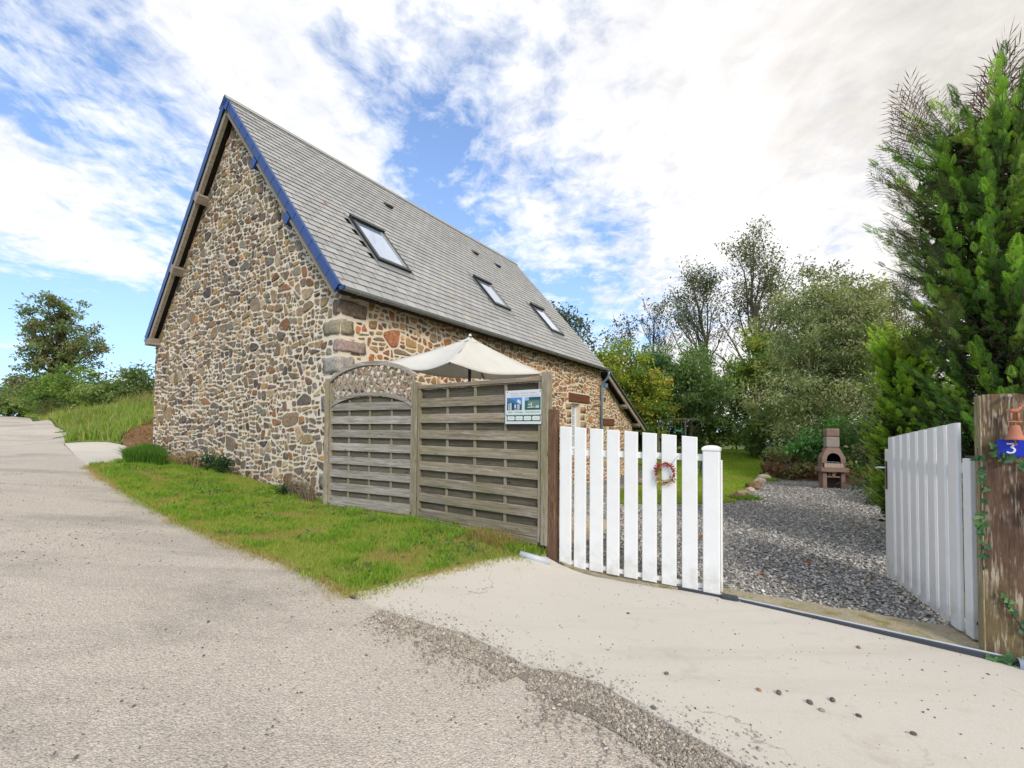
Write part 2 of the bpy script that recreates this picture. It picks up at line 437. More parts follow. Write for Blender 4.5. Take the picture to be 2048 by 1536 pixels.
def m_road():
    m, t = newmat('worn road surface'); p = t.pos()
    n = t.noise(p, .45, 6, .65); f = t.noise(p, 75, 3, .75); v = t.voro(p, 95.); v2 = t.voro(p, 48.)
    c = t.mix(n, (.50, .435, .36), (.63, .565, .485))
    pat = t.noise(t.mapping(p, (.5, 1., 1), (0, 0, .65)), .75, 9, .70, .4)
    c = t.mix(t.ramp(pat, (.50, 0.), (.70, .7)), c, (.30, .27, .235))          # worn dark patches
    c = t.mix(t.ramp(t.noise(p, 2.2, 6, .7), (.60, 0.), (.74, .5)), c, (.52, .46, .37))
    tr = t.noise(t.mapping(p, (.16, 1.5, 1), (0, 0, .68)), 1.1, 4, .55)
    c = t.mix(t.ramp(tr, (.52, 0.), (.66, .55)), c, (.36, .325, .285))
    w = t.new('ShaderNodeVectorMath', operation='ADD'); t.l.new(p, w.inputs[0]); t.l.new(t.noise(p, 1.3, 6, .65, out='Color'), w.inputs[1])
    cr = t.voro(w.outputs[0], .42, 'DISTANCE_TO_EDGE')
    c = t.mix(t.math('MULTIPLY', t.ramp(cr, (.002, .5), (.006, 0.)), t.ramp(t.noise(p, .5, 2), (.54, 0.), (.62, 1.))), c, (.16, .145, .125))
    c = t.mix(1., c, t.ramp(f, (.24, .48), (.5, 1.0), (.75, 1.36)), 'MULTIPLY')
    chip = t.voro(p, 95., out=1)
    c = t.mix(1., c, t.mix(.26, (1., 1., 1.), t.mix(.75, chip, t.math('MULTIPLY', t.sep(chip)[0], 1.0)),), 'MULTIPLY')
    c = t.mix(1., c, (1.13, 1.13, 1.13), 'MULTIPLY')
    c = t.mix(t.ramp(v2, (.06, .8), (.15, 0.)), c, (.13, .12, .11))
    h = t.math('ADD', t.math('MULTIPLY', v, -.8), t.math('MULTIPLY', f, .8))
    setp(t, c, .92, .15, 0, t.bump(h, .75, .012)); return m

def m_ground(name, a, b, s1=2., s2=30., bump=.5, c3=None):
    m, t = newmat(name); p = t.pos()
    c = t.mix(t.ramp(t.noise(p, s1, 6, .65), (.3, 0.), (.7, 1.)), a, b)
    if c3: c = t.mix(t.ramp(t.noise(p, s1*1.7, 5, .6, .4), (.52, 0.), (.68, .8)), c, c3)
    f = t.noise(p, s2, 4, .7)
    c = t.mix(1., c, t.ramp(f, (.25, .6), (.7, 1.3)), 'MULTIPLY')
    setp(t, c, .95, .1, 0, t.bump(f, bump, .03)); return m

def m_gravel():
    m, t = newmat('gravel bed'); p = t.pos()
    v = t.voro(p, 34.); k = t.voro(p, 34., out=1); g = t.sep(k)[0]
    c = t.ramp(g, (0., (.07, .066, .062)), (.5, (.25, .24, .225)), (.85, (.37, .355, .33)), (1., (.5, .48, .44)))
    c = t.mix(t.ramp(v, (.34, 0.), (.66, .8)), c, (.11, .104, .096))
    c = t.mix(t.ramp(t.noise(p, 1.1, 5, .6), (.5, 0.), (.75, .4)), c, (.22, .20, .16))
    setp(t, c, .85, .25, 0, t.bump(t.math('SUBTRACT', 1., v), .9, .03)); return m

def m_attr(name, rough=.8, spec=.2, var=.25, scale=30., transl=0., bump=0., ttint=(1.3, 1.25, .6)):
    """colour comes from the mesh's own point colours"""
    m, t = newmat(name); p = t.pos(); a = t.attr()
    c = t.mix(1., a, t.ramp(t.noise(p, scale, 3, .6), (.3, 1-var), (.7, 1+var)), 'MULTIPLY') if var else a
    setp(t, c, rough, spec, 0, t.bump(t.noise(p, scale*2, 4), bump, .01) if bump else None)
    if transl:
        tr = t.new('ShaderNodeBsdfTranslucent'); t.put(tr.inputs[0], t.mix(1., c, ttint, 'MULTIPLY'))
        ms = t.new('ShaderNodeMixShader'); ms.inputs[0].default_value = transl
        t.l.new(t.b.outputs[0], ms.inputs[1]); t.l.new(tr.outputs[0], ms.inputs[2]); t.l.new(ms.outputs[0], t.out.inputs[0])
    return m

def m_glass(name='window glass'):
    m, t = newmat(name)
    b = t.b; b.inputs['Base Color'].default_value = (.36, .46, .62, 1); b.inputs['Roughness'].default_value = .02
    b.inputs['IOR'].default_value = 3.2; b.inputs['Metallic'].default_value = .35; b.inputs['Specular IOR Level'].default_value = .5
    b.inputs['Coat Weight'].default_value = 1.; b.inputs['Coat Roughness'].default_value = .01; b.inputs['Coat IOR'].default_value = 1.9
    return m

M = dict(
 stone=m_stone(), mortar=m_mortar(), slate=m_slate(), pvc=m_pvc(), concrete=m_concrete(), road=m_road(), gravel=m_gravel(),
 fence=m_wood('weathered fence wood', (.15, .128, .105), (.44, .405, .365), (.20, .185, .085), .25),
 fenceback=m_wood('shaded fence wood', (.07, .060, .045), (.185, .16, .125), (.10, .10, .04), .45),  # darker copy for the set-back boards: recess shade put into the colour
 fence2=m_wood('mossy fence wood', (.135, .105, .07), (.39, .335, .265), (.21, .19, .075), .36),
 fenceback2=m_wood('mossy shaded fence wood', (.055, .046, .03), (.165, .14, .105), (.09, .088, .04), .4),  # recess shade of the second panel put into the wood colour
 fencepost=m_wood('weathered post wood', (.17, .14, .10), (.37, .32, .245), (.19, .18, .07), .45, axis='Z'),
 timber=m_wood('old brown timber', (.065, .038, .026), (.165, .10, .068), (.22, .18, .075), .5, axis='Z', streak=(.40, .34, .25)),
 moss_timber=m_wood('mossy timber', (.15, .115, .065), (.30, .24, .14), (.22, .205, .09), .5, axis='Z', streak=(.45, .40, .28)),
 gatepost=m_wood('brown gate post', (.075, .042, .027), (.165, .095, .06), (.10, .06, .03), .25, axis='Z', streak=(.24, .14, .08)),
 lintel=m_wood('brown lintel', (.12, .045, .022), (.20, .085, .045), (.13, .07, .04), .2),
 beam=m_wood('grey beam', (.16, .13, .10), (.42, .36, .29), (.25, .22, .15), .2),
 soffit=m_plain('dark boarding', (.03, .024, .02), .8, .2, bump=.2),
 blue=m_plain('blue paint', (.012, .050, .20), .38, .5, var=.22, scale=2.5),
 zinc=m_plain('weathered zinc', (.27, .285, .285), .42, .5, .35, var=.2, scale=5),
 zincblue=m_plain('blue grey zinc', (.17, .25, .33), .42, .5, .3, var=.2, scale=5),
 ridge=m_plain('ridge metal', (.42, .42, .39), .45, .5, .3, var=.12),
 black=m_plain('black metal', (.018, .019, .021), .4, .5),
 darkgrey=m_plain('dark rubber', (.045, .05, .06), .55, .4),
 greypipe=m_plain('grey pipe', (.46, .49, .53), .45, .4),
 glass=m_glass(),
 white=m_plain('white paint', (.76, .76, .74), .4, .4, var=.04),
 curtain=m_plain('pale curtain', (.5, .5, .47), .9, .1, var=.15),
 canvas=m_attr('cream canvas', .85, .15, .04, 3., .32, 0., (1., 1., .97)),
 bbq=m_plain('brown cast stone', (.235, .16, .125), .92, .15, var=.3, scale=7, bump=.5),
 bbq2=m_plain('grey cast stone', (.285, .245, .205), .92, .15, var=.25, scale=7, bump=.5),
 soot=m_plain('sooty inside', (.012, .011, .010), .95, .1),
 brick=m_plain('fire brick', (.42, .32, .25), .9, .15, var=.2),
 steel=m_plain('grill steel', (.35, .35, .35), .35, .5, .8),
 chair=m_plain('slate blue plastic', (.055, .072, .105), .5, .4),
 log=m_plain('swing wood', (.27, .225, .155), .8, .2, var=.25),
 rope=m_plain('rope', (.5, .47, .4), .9, .1),
 mint=m_plain('mint plastic', (.20, .60, .42), .45, .4),
 terracotta=m_plain('terracotta', (.46, .185, .115), .85, .2, var=.18, scale=14, bump=.2),
 plate=m_plain('blue enamel', (.008, .022, .46), .25, .5, var=.08),
 signw=m_plain('sign white', (.62, .64, .66), .35, .4, var=.03),
 greenmetal=m_plain('green metal', (.03, .09, .065), .5, .4),
 ivy=m_attr('ivy leaf', .5, .4, .2, 40., .15),
 leaf=m_attr('leaf', .5, .4, .2, 8., .44),
 conifer=m_attr('conifer spray', .6, .25, .2, 14., .35),
 bark=m_plain('bark', (.10, .08, .055), .95, .1, var=.4, scale=9, bump=.6),
 barklight=m_plain('grey bark', (.155, .13, .09), .95, .1, var=.4, scale=9, bump=.5),
 grass=m_attr('grass blade', .6, .2, .0, 8., .40),
 chips=m_attr('stone chip', .85, .25, .25, 60., 0, .3),
 rock=m_attr('edging rock', .9, .2, .35, 14., 0, .7),
 quoin=m_stone(),
 verge=m_ground('verge soil', (.19, .24, .045), (.30, .29, .10), 2.5, 60, .5, (.34, .27, .12)),
 lawn=m_ground('lawn', (.13, .22, .02), (.20, .27, .035), .35, 40, .6, (.16, .24, .025)),
 field=m_ground('field', (.07, .11, .025), (.13, .16, .04), .3, 10, .5),
 earth=m_ground('red earth', (.20, .105, .055), (.30, .175, .095), 3., 40, .9, (.17, .12, .07)),
 moss=m_ground('mossy concrete', (.36, .31, .20), (.46, .40, .29), 4., 90, .6, (.26, .22, .06)),
 grit=m_ground('grit', (.36, .31, .25), (.46, .405, .33), 6., 110, .9),
 slab=m_ground('sandy slab', (.44, .33, .215), (.54, .42, .29), 3., 70, .3),
)
def m_flat(name, col, rough=.5): return m_plain(name, col, rough, .3, var=.0)
# ------------------------------------------------------------------ the setting: ground, lane, apron, drive, lawn
_xs = np.unique(np.r_[-600, -400, -260, -180, -130, -100, -80, np.arange(-65, 66, 1.), 80, 100, 130, 180, 260, 400, 600])
_gx, _gy = np.meshgrid(_xs, _xs); _n = len(_xs)
_z = gz(_gx.ravel(), _gy.ravel())
_r = np.hypot(_gx.ravel()-1, _gy.ravel()-8)
_z = _z-.02-.14*np.clip(1.25-_r/14, 0, 1)
_i = (np.arange(_n-1)[:, None]*_n+np.arange(_n-1)[None]).ravel()
ground = np_obj('ground', np.c_[_gx.ravel(), _gy.ravel(), _z], np.c_[_i, _i+1, _i+_n+1, _i+_n], M['field'], smooth=True); ground['kind'] = 'structure'

EDGE = [(-36.68, 34.16), (-26, 24.6), (-18.49, 18.17), (-17.32, 17.45), (-15.85, 16.01), (-13.14, 13.19), (-10.99, 11.33), (-8.51, 9.07), (-6.5, 7.44),
        (-5.18, 6.47), (-4.11, 5.69), (-3.4, 5.19), (-2.77, 4.81), (-2.23, 4.47), (-1.72, 4.1), (-1.30, 3.74)]
LIP = [(-1.34, 3.8), (-1.02, 3.56), (-0.8, 3.48), (-0.56, 3.36), (-0.32, 3.28), (-0.07, 3.07), (0.13, 2.86), (0.34, 2.83), (0.54, 2.72), (0.71, 2.49),
       (0.84, 2.33), (0.96, 2.19), (1.05, 2.07), (1.6, 1.62), (2.3, 1.1), (3.4, .2)]
road = sheet('road', EDGE + [(-1.0, 3.75), (.6, 2.95), (1.5, 2.0), (2.6, 1.15), (3.6, .25), (8, -3.2), (16, -9), (30, -20), (26, -25), (12, -15), (4, -8.5), (-2, -3.8), (-6, -.8),
              (-10, 2.4), (-14.5, 7), (-19, 12.2), (-22.5, 15), (-30, 21), (-40, 30)], .42, 0., M['road'])
_far = sheet('road', [(-36.68, 34.16), (-40, 30), (-52, 41), (-75, 58), (-95, 72), (-92, 78), (-64.68, 57.81)], 1.5, .02, M['road'])

APRON = [(-1.34, 3.8), (-1.2, 3.93), (-1.01, 4.16), (-0.73, 4.4), (-0.42, 4.72), (-0.12, 4.95), (0.16, 5.06), (.40, 5.12), (1.97, 4.22), (2.0, 4.17), (3.37, 3.09),
         (4.6, 2.3), (6.0, 1.4), (5.2, -.6), (3.4, .2), (2.3, 1.1), (1.6, 1.62)] + LIP[:13][::-1][:-1]
apron = sheet('concrete_apron', APRON, .14, .022, M['concrete'], jit=.012, skirt=.09)
MOSS = [(.55, 5.06), (1.97, 4.22), (2.0, 4.17), (3.36, 3.10), (3.52, 3.55), (3.0, 3.86), (2.55, 4.08), (2.08, 4.36), (.65, 5.2)]
moss = sheet('mossy_threshold', MOSS, .1, .035, M['moss'], jit=.02, hf=lambda x, y: .016*fbm(x*6, y*6))
LAWN = [(2.3, 9.55), (2.95, 9.83), (3.6, 10.0), (4.3, 10.2), (4.85, 10.42), (5.3, 10.62), (5.9, 11.6), (6.58, 12.7), (7.6, 14.3), (8.76, 16.2), (10.3, 18.5), (11.4, 20.2), (13.3, 23.9), (15.5, 28),
        (17, 34), (12, 34), (8, 33), (2.5, 34), (2, 29), (6.6, 27), (7.4, 21.5), (5.9, 19.5), (4.9, 17.2), (3.3, 13.6)]
lawn = sheet('lawn', LAWN, .5, .03, M['lawn'], jit=.03)
DRIVE = [(.55, 5.1), (.66, 5.14), (2.08, 4.34), (2.55, 4.06), (3.0, 3.84), (3.5, 3.5), (4.0, 4.4), (4.5, 5.3), (5.3, 6.3), (6.6, 7.7), (7.9, 9.4), (8.8, 10.7), (9.9, 11.9), (10.4, 13.3), (10.3, 15), (9.9, 16.6), (9.3, 16.8),
         (8.7, 16.1), (7.5, 14.2), (6.5, 12.6), (5.9, 11.6), (5.3, 10.6), (4.3, 10.15), (3.6, 9.95), (2.95, 9.78), (2.25, 9.5), (3.3, 13.6), (4.9, 17.2), (5.9, 19.5), (6.6, 21.5), (5.6, 21.7), (3.7, 17.9), (-2.85, 7.85), (-2.9, 7.45), (-1.3, 6.6), (.42, 5.32)]
drive = sheet('gravel_drive', DRIVE, .3, .006, M['gravel'], hf=lambda x, y: .03*(fbm(x*.9, y*.9)-.5))
EARTHB = [(8.8, 10.7), (9.9, 11.9), (10.4, 13.3), (10.3, 15), (9.9, 16.6), (9.3, 16.8), (10.2, 18.3), (11.3, 19.8), (14, 19.5), (14.5, 16), (13, 12.5), (10.5, 9.5), (8.3, 8.9), (7.6, 8.9)]
earthb = sheet('leaf_litter_ground', EARTHB, .35, .03, M['earth'], jit=.08, hf=lambda x, y: .06*fbm(x*2, y*2))
VERGE = [(-8.51, 9.07), (-6.5, 7.44), (-5.18, 6.47), (-4.11, 5.69), (-3.4, 5.19), (-2.77, 4.81), (-2.23, 4.47), (-1.72, 4.1), (-1.34, 3.8), (-1.2, 3.93), (-1.01, 4.16), (-0.73, 4.4),
         (-0.42, 4.72), (-0.12, 4.95), (0.16, 5.06), (.40, 5.12), (.44, 5.3), (-1.3, 6.6), (-2.9, 7.5), (-10.0, 12.2), (-9.75, 11.99), (-8.87, 10.19)]
verge = sheet('grass_verge', VERGE, .22, .025, M['verge'], jit=.03, hf=lambda x, y: .03*fbm(x*2.5, y*2.5))
PAD = [(-13.3, 13.36), (-11.91, 13.24), (-11.15, 12.92), (-10.27, 12.45), (-9.6, 12.0), (-8.87, 10.19), (-8.51, 9.07), (-10.99, 11.33)]
pad = sheet('concrete_pad', PAD, .3, .03, M['concrete'], skirt=.06)
DIRT = [(-11.15, 12.92), (-10.27, 12.45), (-9.6, 12.0), (-8.6, 13.6), (-8.0, 15), (-11, 17), (-12.6, 15.4), (-12.3, 14.0)]
dirt = sheet('bare_earth_patch', DIRT, .35, .05, M['earth'], jit=.08, hf=lambda x, y: .10*fbm(x*1.6, y*1.6))
SLAB = [(0.99, 7.42), (1.34, 7.66), (1.78, 7.03), (1.42, 6.66), (1.05, 6.01), (0.76, 5.7), (.3, 6.0), (.4, 7.0)]
slab = sheet('sandy_slab', SLAB, .25, .02, M['slab'], skirt=.03)
STRIP = LIP[1:15] + [(2.0, .95), (1.2, 1.25), (0.9, 1.7), (0.54, 2.04), (0.28, 2.31), (0.06, 2.53), (-0.21, 2.79), (-0.5, 3.03), (-0.79, 3.26), (-1.12, 3.45)]
GRIT = LIP[1:14] + [(2.0, 1.2), (1.3, 1.5), (1.0, 1.85), (.66, 2.15), (.42, 2.4), (.2, 2.6), (-.08, 2.86), (-.38, 3.1), (-.7, 3.33), (-1.05, 3.5)]
grit = sheet('grit_strip', GRIT, .12, .006, M['grit'], jit=.04, skirt=0)

# ------------------------------------------------------------------ the stone house
TH = .5846; UX = np.array([math.sin(TH), math.cos(TH)]); VX = np.array([-math.cos(TH), math.sin(TH)]); HC = np.array([-2.9392, 7.4895])
def HW(a, b): p = HC+UX*a+VX*b; return float(p[0]), float(p[1])
W, L, ZE, ZR = 8.519, 11.99, 3.7129, 8.6904
SL = math.hypot(W/2, ZR-ZE); TS = (ZR-ZE)/(W/2)
house = thing('stone_house', 'steep-roofed rubble stone house with blue-edged gable and slate roof', 'house', (HC[0], HC[1], 0), PI/2-TH)
GX, SV, LV = .25, .28, 8.50          # gable wall plane, side wall plane, left wall plane
def rz_(v): return ZE+TS*(v if v < W/2 else W-v)

PAL_G = [((.17, .145, .12), 4), ((.21, .175, .13), 4), ((.125, .12, .118), 4), ((.235, .20, .135), 3), ((.18, .16, .10), 3), ((.20, .12, .07), 2.2), ((.34, .20, .09), .5), ((.34, .30, .235), 1.6), ((.145, .155, .15), 1.6), ((.135, .10, .09), 1.4), ((.30, .22, .12), 1.5), ((.075, .07, .075), 1.3), ((.24, .23, .215), 2)]
PAL_S = [((.31, .18, .09), 4), ((.29, .205, .11), 4), ((.22, .13, .08), 3), ((.20, .175, .125), 2), ((.40, .29, .17), 2.5), ((.34, .16, .075), 1.6), ((.165, .145, .12), 1.6), ((.27, .13, .075), 2), ((.24, .19, .10), 2), ((.10, .085, .075), 1)]
def pick(rng, pal):
    t = rng.uniform(0, sum(w for _, w in pal))
    for c, w in pal:
        t -= w
        if t <= 0: break
    k = rng.uniform(.72, 1.3); return tuple(min(.75, x*k*q_*rng.uniform(.98, 1.02)) for x, q_ in zip(c, (1.10, .95, .79)))

def clip(poly, nx, ny, d):
    out = []; n = len(poly)
    for i in range(n):
        a = poly[i]; b = poly[(i+1) % n]; da = a[0]*nx+a[1]*ny-d; db = b[0]*nx+b[1]*ny-d
        if da <= 0: out.append(a)
        if (da < 0 < db) or (db < 0 < da):
            t = da/(da-db); out.append((a[0]+(b[0]-a[0])*t, a[1]+(b[1]-a[1])*t))
    return out

def pack_stones(region, holes, seed, area0, sig, gap, asp=1.45, edge=.0):
    """rubble: coarse random cells, each split again and again by skewed cuts, then pulled apart by the mortar joint"""
    rng = random.Random(seed)
    R = [(a/asp, b) for a, b in region]; H = [((x0-.012)/asp, y0-.012, (x1+.012)/asp, y1+.012) for x0, y0, x1, y1 in holes]
    xs = [p[0] for p in R]; ys = [p[1] for p in R]; x0, x1, y0, y1 = min(xs), max(xs), min(ys), max(ys)
    cs = .30; grid = {}; pts = []
    for _ in range(int((x1-x0)*(y1-y0)/.018)):
        x, y = rng.uniform(x0-.2, x1+.2), rng.uniform(y0-.2, y1+.2); i, j = int(x//cs), int(y//cs)
        if all((px-x)**2+(py-y)**2 > .24**2 for a in (-1, 0, 1) for b in (-1, 0, 1) for px, py in grid.get((i+a, j+b), ())):
            pts.append((x, y)); grid.setdefault((i, j), []).append((x, y))
    m = len(R); cx = sum(xs)/m; cy = sum(ys)/m; edges = []
    for i in range(m):
        a, b = R[i], R[(i+1) % m]; nx, ny = b[1]-a[1], a[0]-b[0]; l = math.hypot(nx, ny)
        if l < 1e-6: continue
        nx /= l; ny /= l; d = a[0]*nx+a[1]*ny
        if cx*nx+cy*ny > d: nx, ny, d = -nx, -ny, -d
        edges.append((nx, ny, d-edge))
    def parea(P): return .5*abs(sum(P[i][0]*P[(i+1) % len(P)][1]-P[(i+1) % len(P)][0]*P[i][1] for i in range(len(P))))
    cells = []
    def split(P, depth):
        A = parea(P); tgt = area0/asp*math.exp(rng.gauss(0, sig))
        if A < tgt or depth > 7: cells.append(P); return
        n = len(P); mx = sum(p[0] for p in P)/n; my = sum(p[1] for p in P)/n
        sxx = sum((p[0]-mx)**2 for p in P); syy = sum((p[1]-my)**2 for p in P); sxy = sum((p[0]-mx)*(p[1]-my) for p in P)
        th = (rng.gauss(0, .22) if sxx*rng.uniform(.7, 1.4) > syy else PI/2+rng.gauss(0, .16)); nx, ny = math.cos(th), math.sin(th)
        pr = [p[0]*nx+p[1]*ny for p in P]; d = min(pr)+(max(pr)-min(pr))*rng.uniform(.30, .70)
        for s_ in (1, -1):
            Q = clip(P, nx*s_, ny*s_, d*s_)
            if len(Q) > 2: split(Q, depth+1)
    for (x, y) in pts:
        P = [(x-.6, y-.6), (x+.6, y-.6), (x+.6, y+.6), (x-.6, y+.6)]; gi, gj = int(x//cs), int(y//cs)
        for i in range(gi-3, gi+4):
            for j in range(gj-3, gj+4):
                for px, py in grid.get((i, j), ()):
                    dx, dy = px-x, py-y; D = math.hypot(dx, dy)
                    if D > 1e-9 and len(P) > 2: P = clip(P, dx/D, dy/D, (x*dx+y*dy)/D+D/2)
        for nx, ny, d in edges:
            if len(P) > 2: P = clip(P, nx, ny, d)
        if len(P) > 2: split(P, 0)
    out = []
    for P in cells:
        n = len(P); x = sum(p[0] for p in P)/n; y = sum(p[1] for p in P)/n
        for h in H:
            if len(P) < 3: break
            if max(p[0] for p in P) > h[0] and min(p[0] for p in P) < h[2] and max(p[1] for p in P) > h[1] and min(p[1] for p in P) < h[3]:
                best = max(((h[0]-x, -1, 0), (x-h[2], 1, 0), (h[1]-y, 0, -1), (y-h[3], 0, 1)))
                if best[0] < -.01: P = []; break
                P = clip(P, 1, 0, h[0]) if best[1] == -1 else clip(P, -1, 0, -h[2]) if best[1] == 1 else clip(P, 0, 1, h[1]) if best[2] == -1 else clip(P, 0, -1, -h[3])
        n = len(P)
        if n < 3: continue
        x = sum(p[0] for p in P)/n; y = sum(p[1] for p in P)/n; Q = P
        for i in range(n):                       # joint
            a, b = P[i], P[(i+1) % n]; nx, ny = b[1]-a[1], a[0]-b[0]; l = math.hypot(nx, ny)
            if l < 1e-5: continue
            nx /= l; ny /= l; d = a[0]*nx+a[1]*ny
            if x*nx+y*ny > d: nx, ny, d = -nx, -ny, -d
            if len(Q) > 2: Q = clip(Q, nx, ny, d-gap*rng.uniform(.65, 1.5)*(1/asp if abs(nx) > .7 else 1))
        if len(Q) < 3: continue
        P = [Q[i] for i in range(len(Q)) if math.hypot(Q[i][0]-Q[i-1][0], Q[i][1]-Q[i-1][1]) > .010]
        if len(P) < 3: continue
        A = parea(P)*asp
        if A < .0007: continue
        C = []
        for i in range(len(P)):
            a, b = P[i], P[(i+1) % len(P)]; t, t2 = rng.uniform(.10, .27), rng.uniform(.10, .27); l = math.hypot(b[0]-a[0], b[1]-a[1])
            C.append((a[0]*(1-t)+b[0]*t, a[1]*(1-t)+b[1]*t))
            if l > .09: k = rng.uniform(.4, .6); q = rng.uniform(-.05, .05)*l; C.append((a[0]*(1-k)+b[0]*k+(b[1]-a[1])/l*q, a[1]*(1-k)+b[1]*k-(b[0]-a[0])/l*q))
            C.append((a[0]*t2+b[0]*(1-t2), a[1]*t2+b[1]*(1-t2)))
        out.append(([(a*asp, b) for a, b in C], A))
    return out

def stone_geo(poly, hgt, rng, mapf):
    n = len(poly); cx = sum(p[0] for p in poly)/n; cy = sum(p[1] for p in poly)/n
    V = []; tilt = (rng.uniform(-.25, .25), rng.uniform(-.25, .25)); sz = max(max(abs(p[0]-cx), abs(p[1]-cy)) for p in poly)
    for k, (s, h) in enumerate(((1.0, -.03), (.985, .60*hgt), (.90, hgt))):
        for a, b in poly:
            j = rng.uniform(-.12, .12)*hgt if k == 2 else 0
            tl = (tilt[0]*(a-cx)+tilt[1]*(b-cy))*.35 if k == 2 else 0
            V.append(mapf(cx+(a-cx)*s, cy+(b-cy)*s, max(h+j+tl, -.03) if k < 2 else max(h+j+tl, .3*hgt)))
    V.append(mapf(cx+rng.uniform(-.2, .2)*sz, cy+rng.uniform(-.2, .2)*sz, hgt*rng.uniform(.85, 1.15)))
    Q = [(r*n+i, r*n+(i+1) % n, (r+1)*n+(i+1) % n, (r+1)*n+i) for r in (0, 1) for i in range(n)]
    T = [(2*n+i, 2*n+(i+1) % n, 3*n) for i in range(n)]
    return V, Q, T

def lay_stones(parent, stones, pal, mapf, key, nmax, seed, flip=False, big_h=.024, palf=None):
    """the largest in the picture become parts, the rest one mesh"""
    rng = random.Random(seed)
    stones = sorted(stones, key=key, reverse=True)
    RV, RQ, RT, RC = [], [], [], []
    for i, (poly, A) in enumerate(stones):
        area = sum(poly[k][0]*poly[(k+1) % len(poly)][1]-poly[(k+1) % len(poly)][0]*poly[k][1] for k in range(len(poly)))
        if (area < 0) != flip: poly = poly[::-1]
        hgt = min(big_h, .35*math.sqrt(A))*rng.uniform(.55, 1.2)
        V, Q, T = stone_geo(poly, hgt, rng, mapf)
        c = pick(rng, palf(poly) if palf else pal)
        if i < nmax:
            np_obj('stone', V, [np.array(Q), np.array(T)], M['stone'], [c]*len(V), parent, False)
        else:
            b = len(RV); RV += V; RQ += [tuple(x+b for x in q) for q in Q]; RT += [tuple(x+b for x in q) for q in T]; RC += [c]*len(V)
    if RV:
        o = np_obj('small_stones', RV, [np.array(RQ), np.array(RT)], M['stone'], RC, parent, False); o['kind'] = 'stuff'

# walls (mortar bodies)
b = MB(); t_ = .35
gp = [(SV, -.9), (LV, -.3), (LV, rz_(LV)-.22), (W/2, ZR-.26), (SV, rz_(SV)-.22)]
b.prism(gp, GX, GX+t_, lambda a, bb, h: (h, a, bb))
gable = b.build('gable_wall', M['mortar'], house)
WIN = (9.48, .65, 10.18, 2.25)
b = MB(); zt = rz_(SV)-.20
m = lambda a, bb, h: (a, h, bb)
b.prism([(GX+t_, -1.5), (WIN[0], -1.5), (WIN[0], zt), (GX+t_, zt)], SV, SV+t_, m)
b.prism([(WIN[2], -1.5), (L+.1, -1.5), (L+.1, zt), (WIN[2], zt)], SV, SV+t_, m)
b.prism([(WIN[0], -1.5), (WIN[2], -1.5), (WIN[2], WIN[1]), (WIN[0], WIN[1])], SV, SV+t_, m)
b.prism([(WIN[0], WIN[3]), (WIN[2], WIN[3]), (WIN[2], zt), (WIN[0], zt)], SV, SV+t_, m)
side = b.build('side_wall', M['mortar'], house)
b = MB(); b.prism([(SV, -1.6), (LV, -.9), (LV, rz_(LV)-.22), (W/2, ZR-.26), (SV, rz_(SV)-.22)], L-.25, L+.1, lambda a, bb, h: (h, a, bb)); b.build('rear_gable_wall', M['mortar'], house)
b = MB(); b.box((GX+t_, LV-t_, -.5), (L-.25, LV, ZE-.1)); b.build('far_side_wall', M['mortar'], house)

# quoins of the near corner, alternately long on either face
rng = random.Random(11); QH = []; QS = []
z = 3.60; k = 0
QC = [(.21, .15, .11), (.27, .235, .165), (.32, .235, .205), (.30, .275, .24), (.36, .26, .17), (.25, .19, .17), (.30, .27, .23), (.28, .21, .15), (.31, .26, .2), (.26, .23, .2), (.29, .22, .17), (.25, .22, .19)]
while z > -.4 and k < 12:
    h = rng.uniform(.27, .36); la, lb = (rng.uniform(.5, .62), rng.uniform(.16, .22)) if k % 2 == 0 else (rng.uniform(.26, .36), rng.uniform(.42, .55))
    z0, z1 = z-h, z; z = z0-rng.uniform(.03, .05); e = .03
    n = 7; V = []; F = []
    bm = bmesh.new(); bmesh.ops.create_cube(bm, size=1)
    for v in bm.verts:
        v.co = Vector((GX-e if v.co.x < 0 else GX+la, SV-e if v.co.y < 0 else SV+lb, z0 if v.co.z < 0 else z1))
    bmesh.ops.bevel(bm, geom=bm.edges[:], offset=.035, segments=2, affect='EDGES')
    bmesh.ops.subdivide_edges(bm, edges=[ed for ed in bm.edges if ed.calc_length() > .12], cuts=3, use_grid_fill=True)
    for v in bm.verts: v.co += Vector([rng.uniform(-.013, .013) for _ in range(3)])
    me = bpy.data.meshes.new('quoin_stone'); bm.to_mesh(me); bm.free()
    a = me.color_attributes.new('Col', 'FLOAT_COLOR', 'POINT'); c = QC[k % len(QC)]
    a.data.foreach_set('color', [x for _ in me.vertices for x in (*c, 1)]); me.polygons.foreach_set('use_smooth', [True]*len(me.polygons)); me.materials.append(M['quoin'])
    link(bpy.data.objects.new('quoin_stone', me), house)
    QS.append((GX-e, z0, GX+la, z1)); QH.append((SV-e, z0, SV+lb, z1)); k += 1

gst = pack_stones([(SV+.02, -.35), (LV-.02, .25), (LV-.02, rz_(LV)-.24), (W/2, ZR-.32), (SV+.02, rz_(SV)-.24)], QH, 3, .031, .70, .0185, 1.42)
gmap = lambda a, bb, h: (GX-h, a, bb)
def gkey(s): v = s[0][0][0]; d = 7.6+.56*v; return s[1]/d**2
lay_stones(gable, gst, PAL_G, gmap, gkey, 190, 5, flip=True)

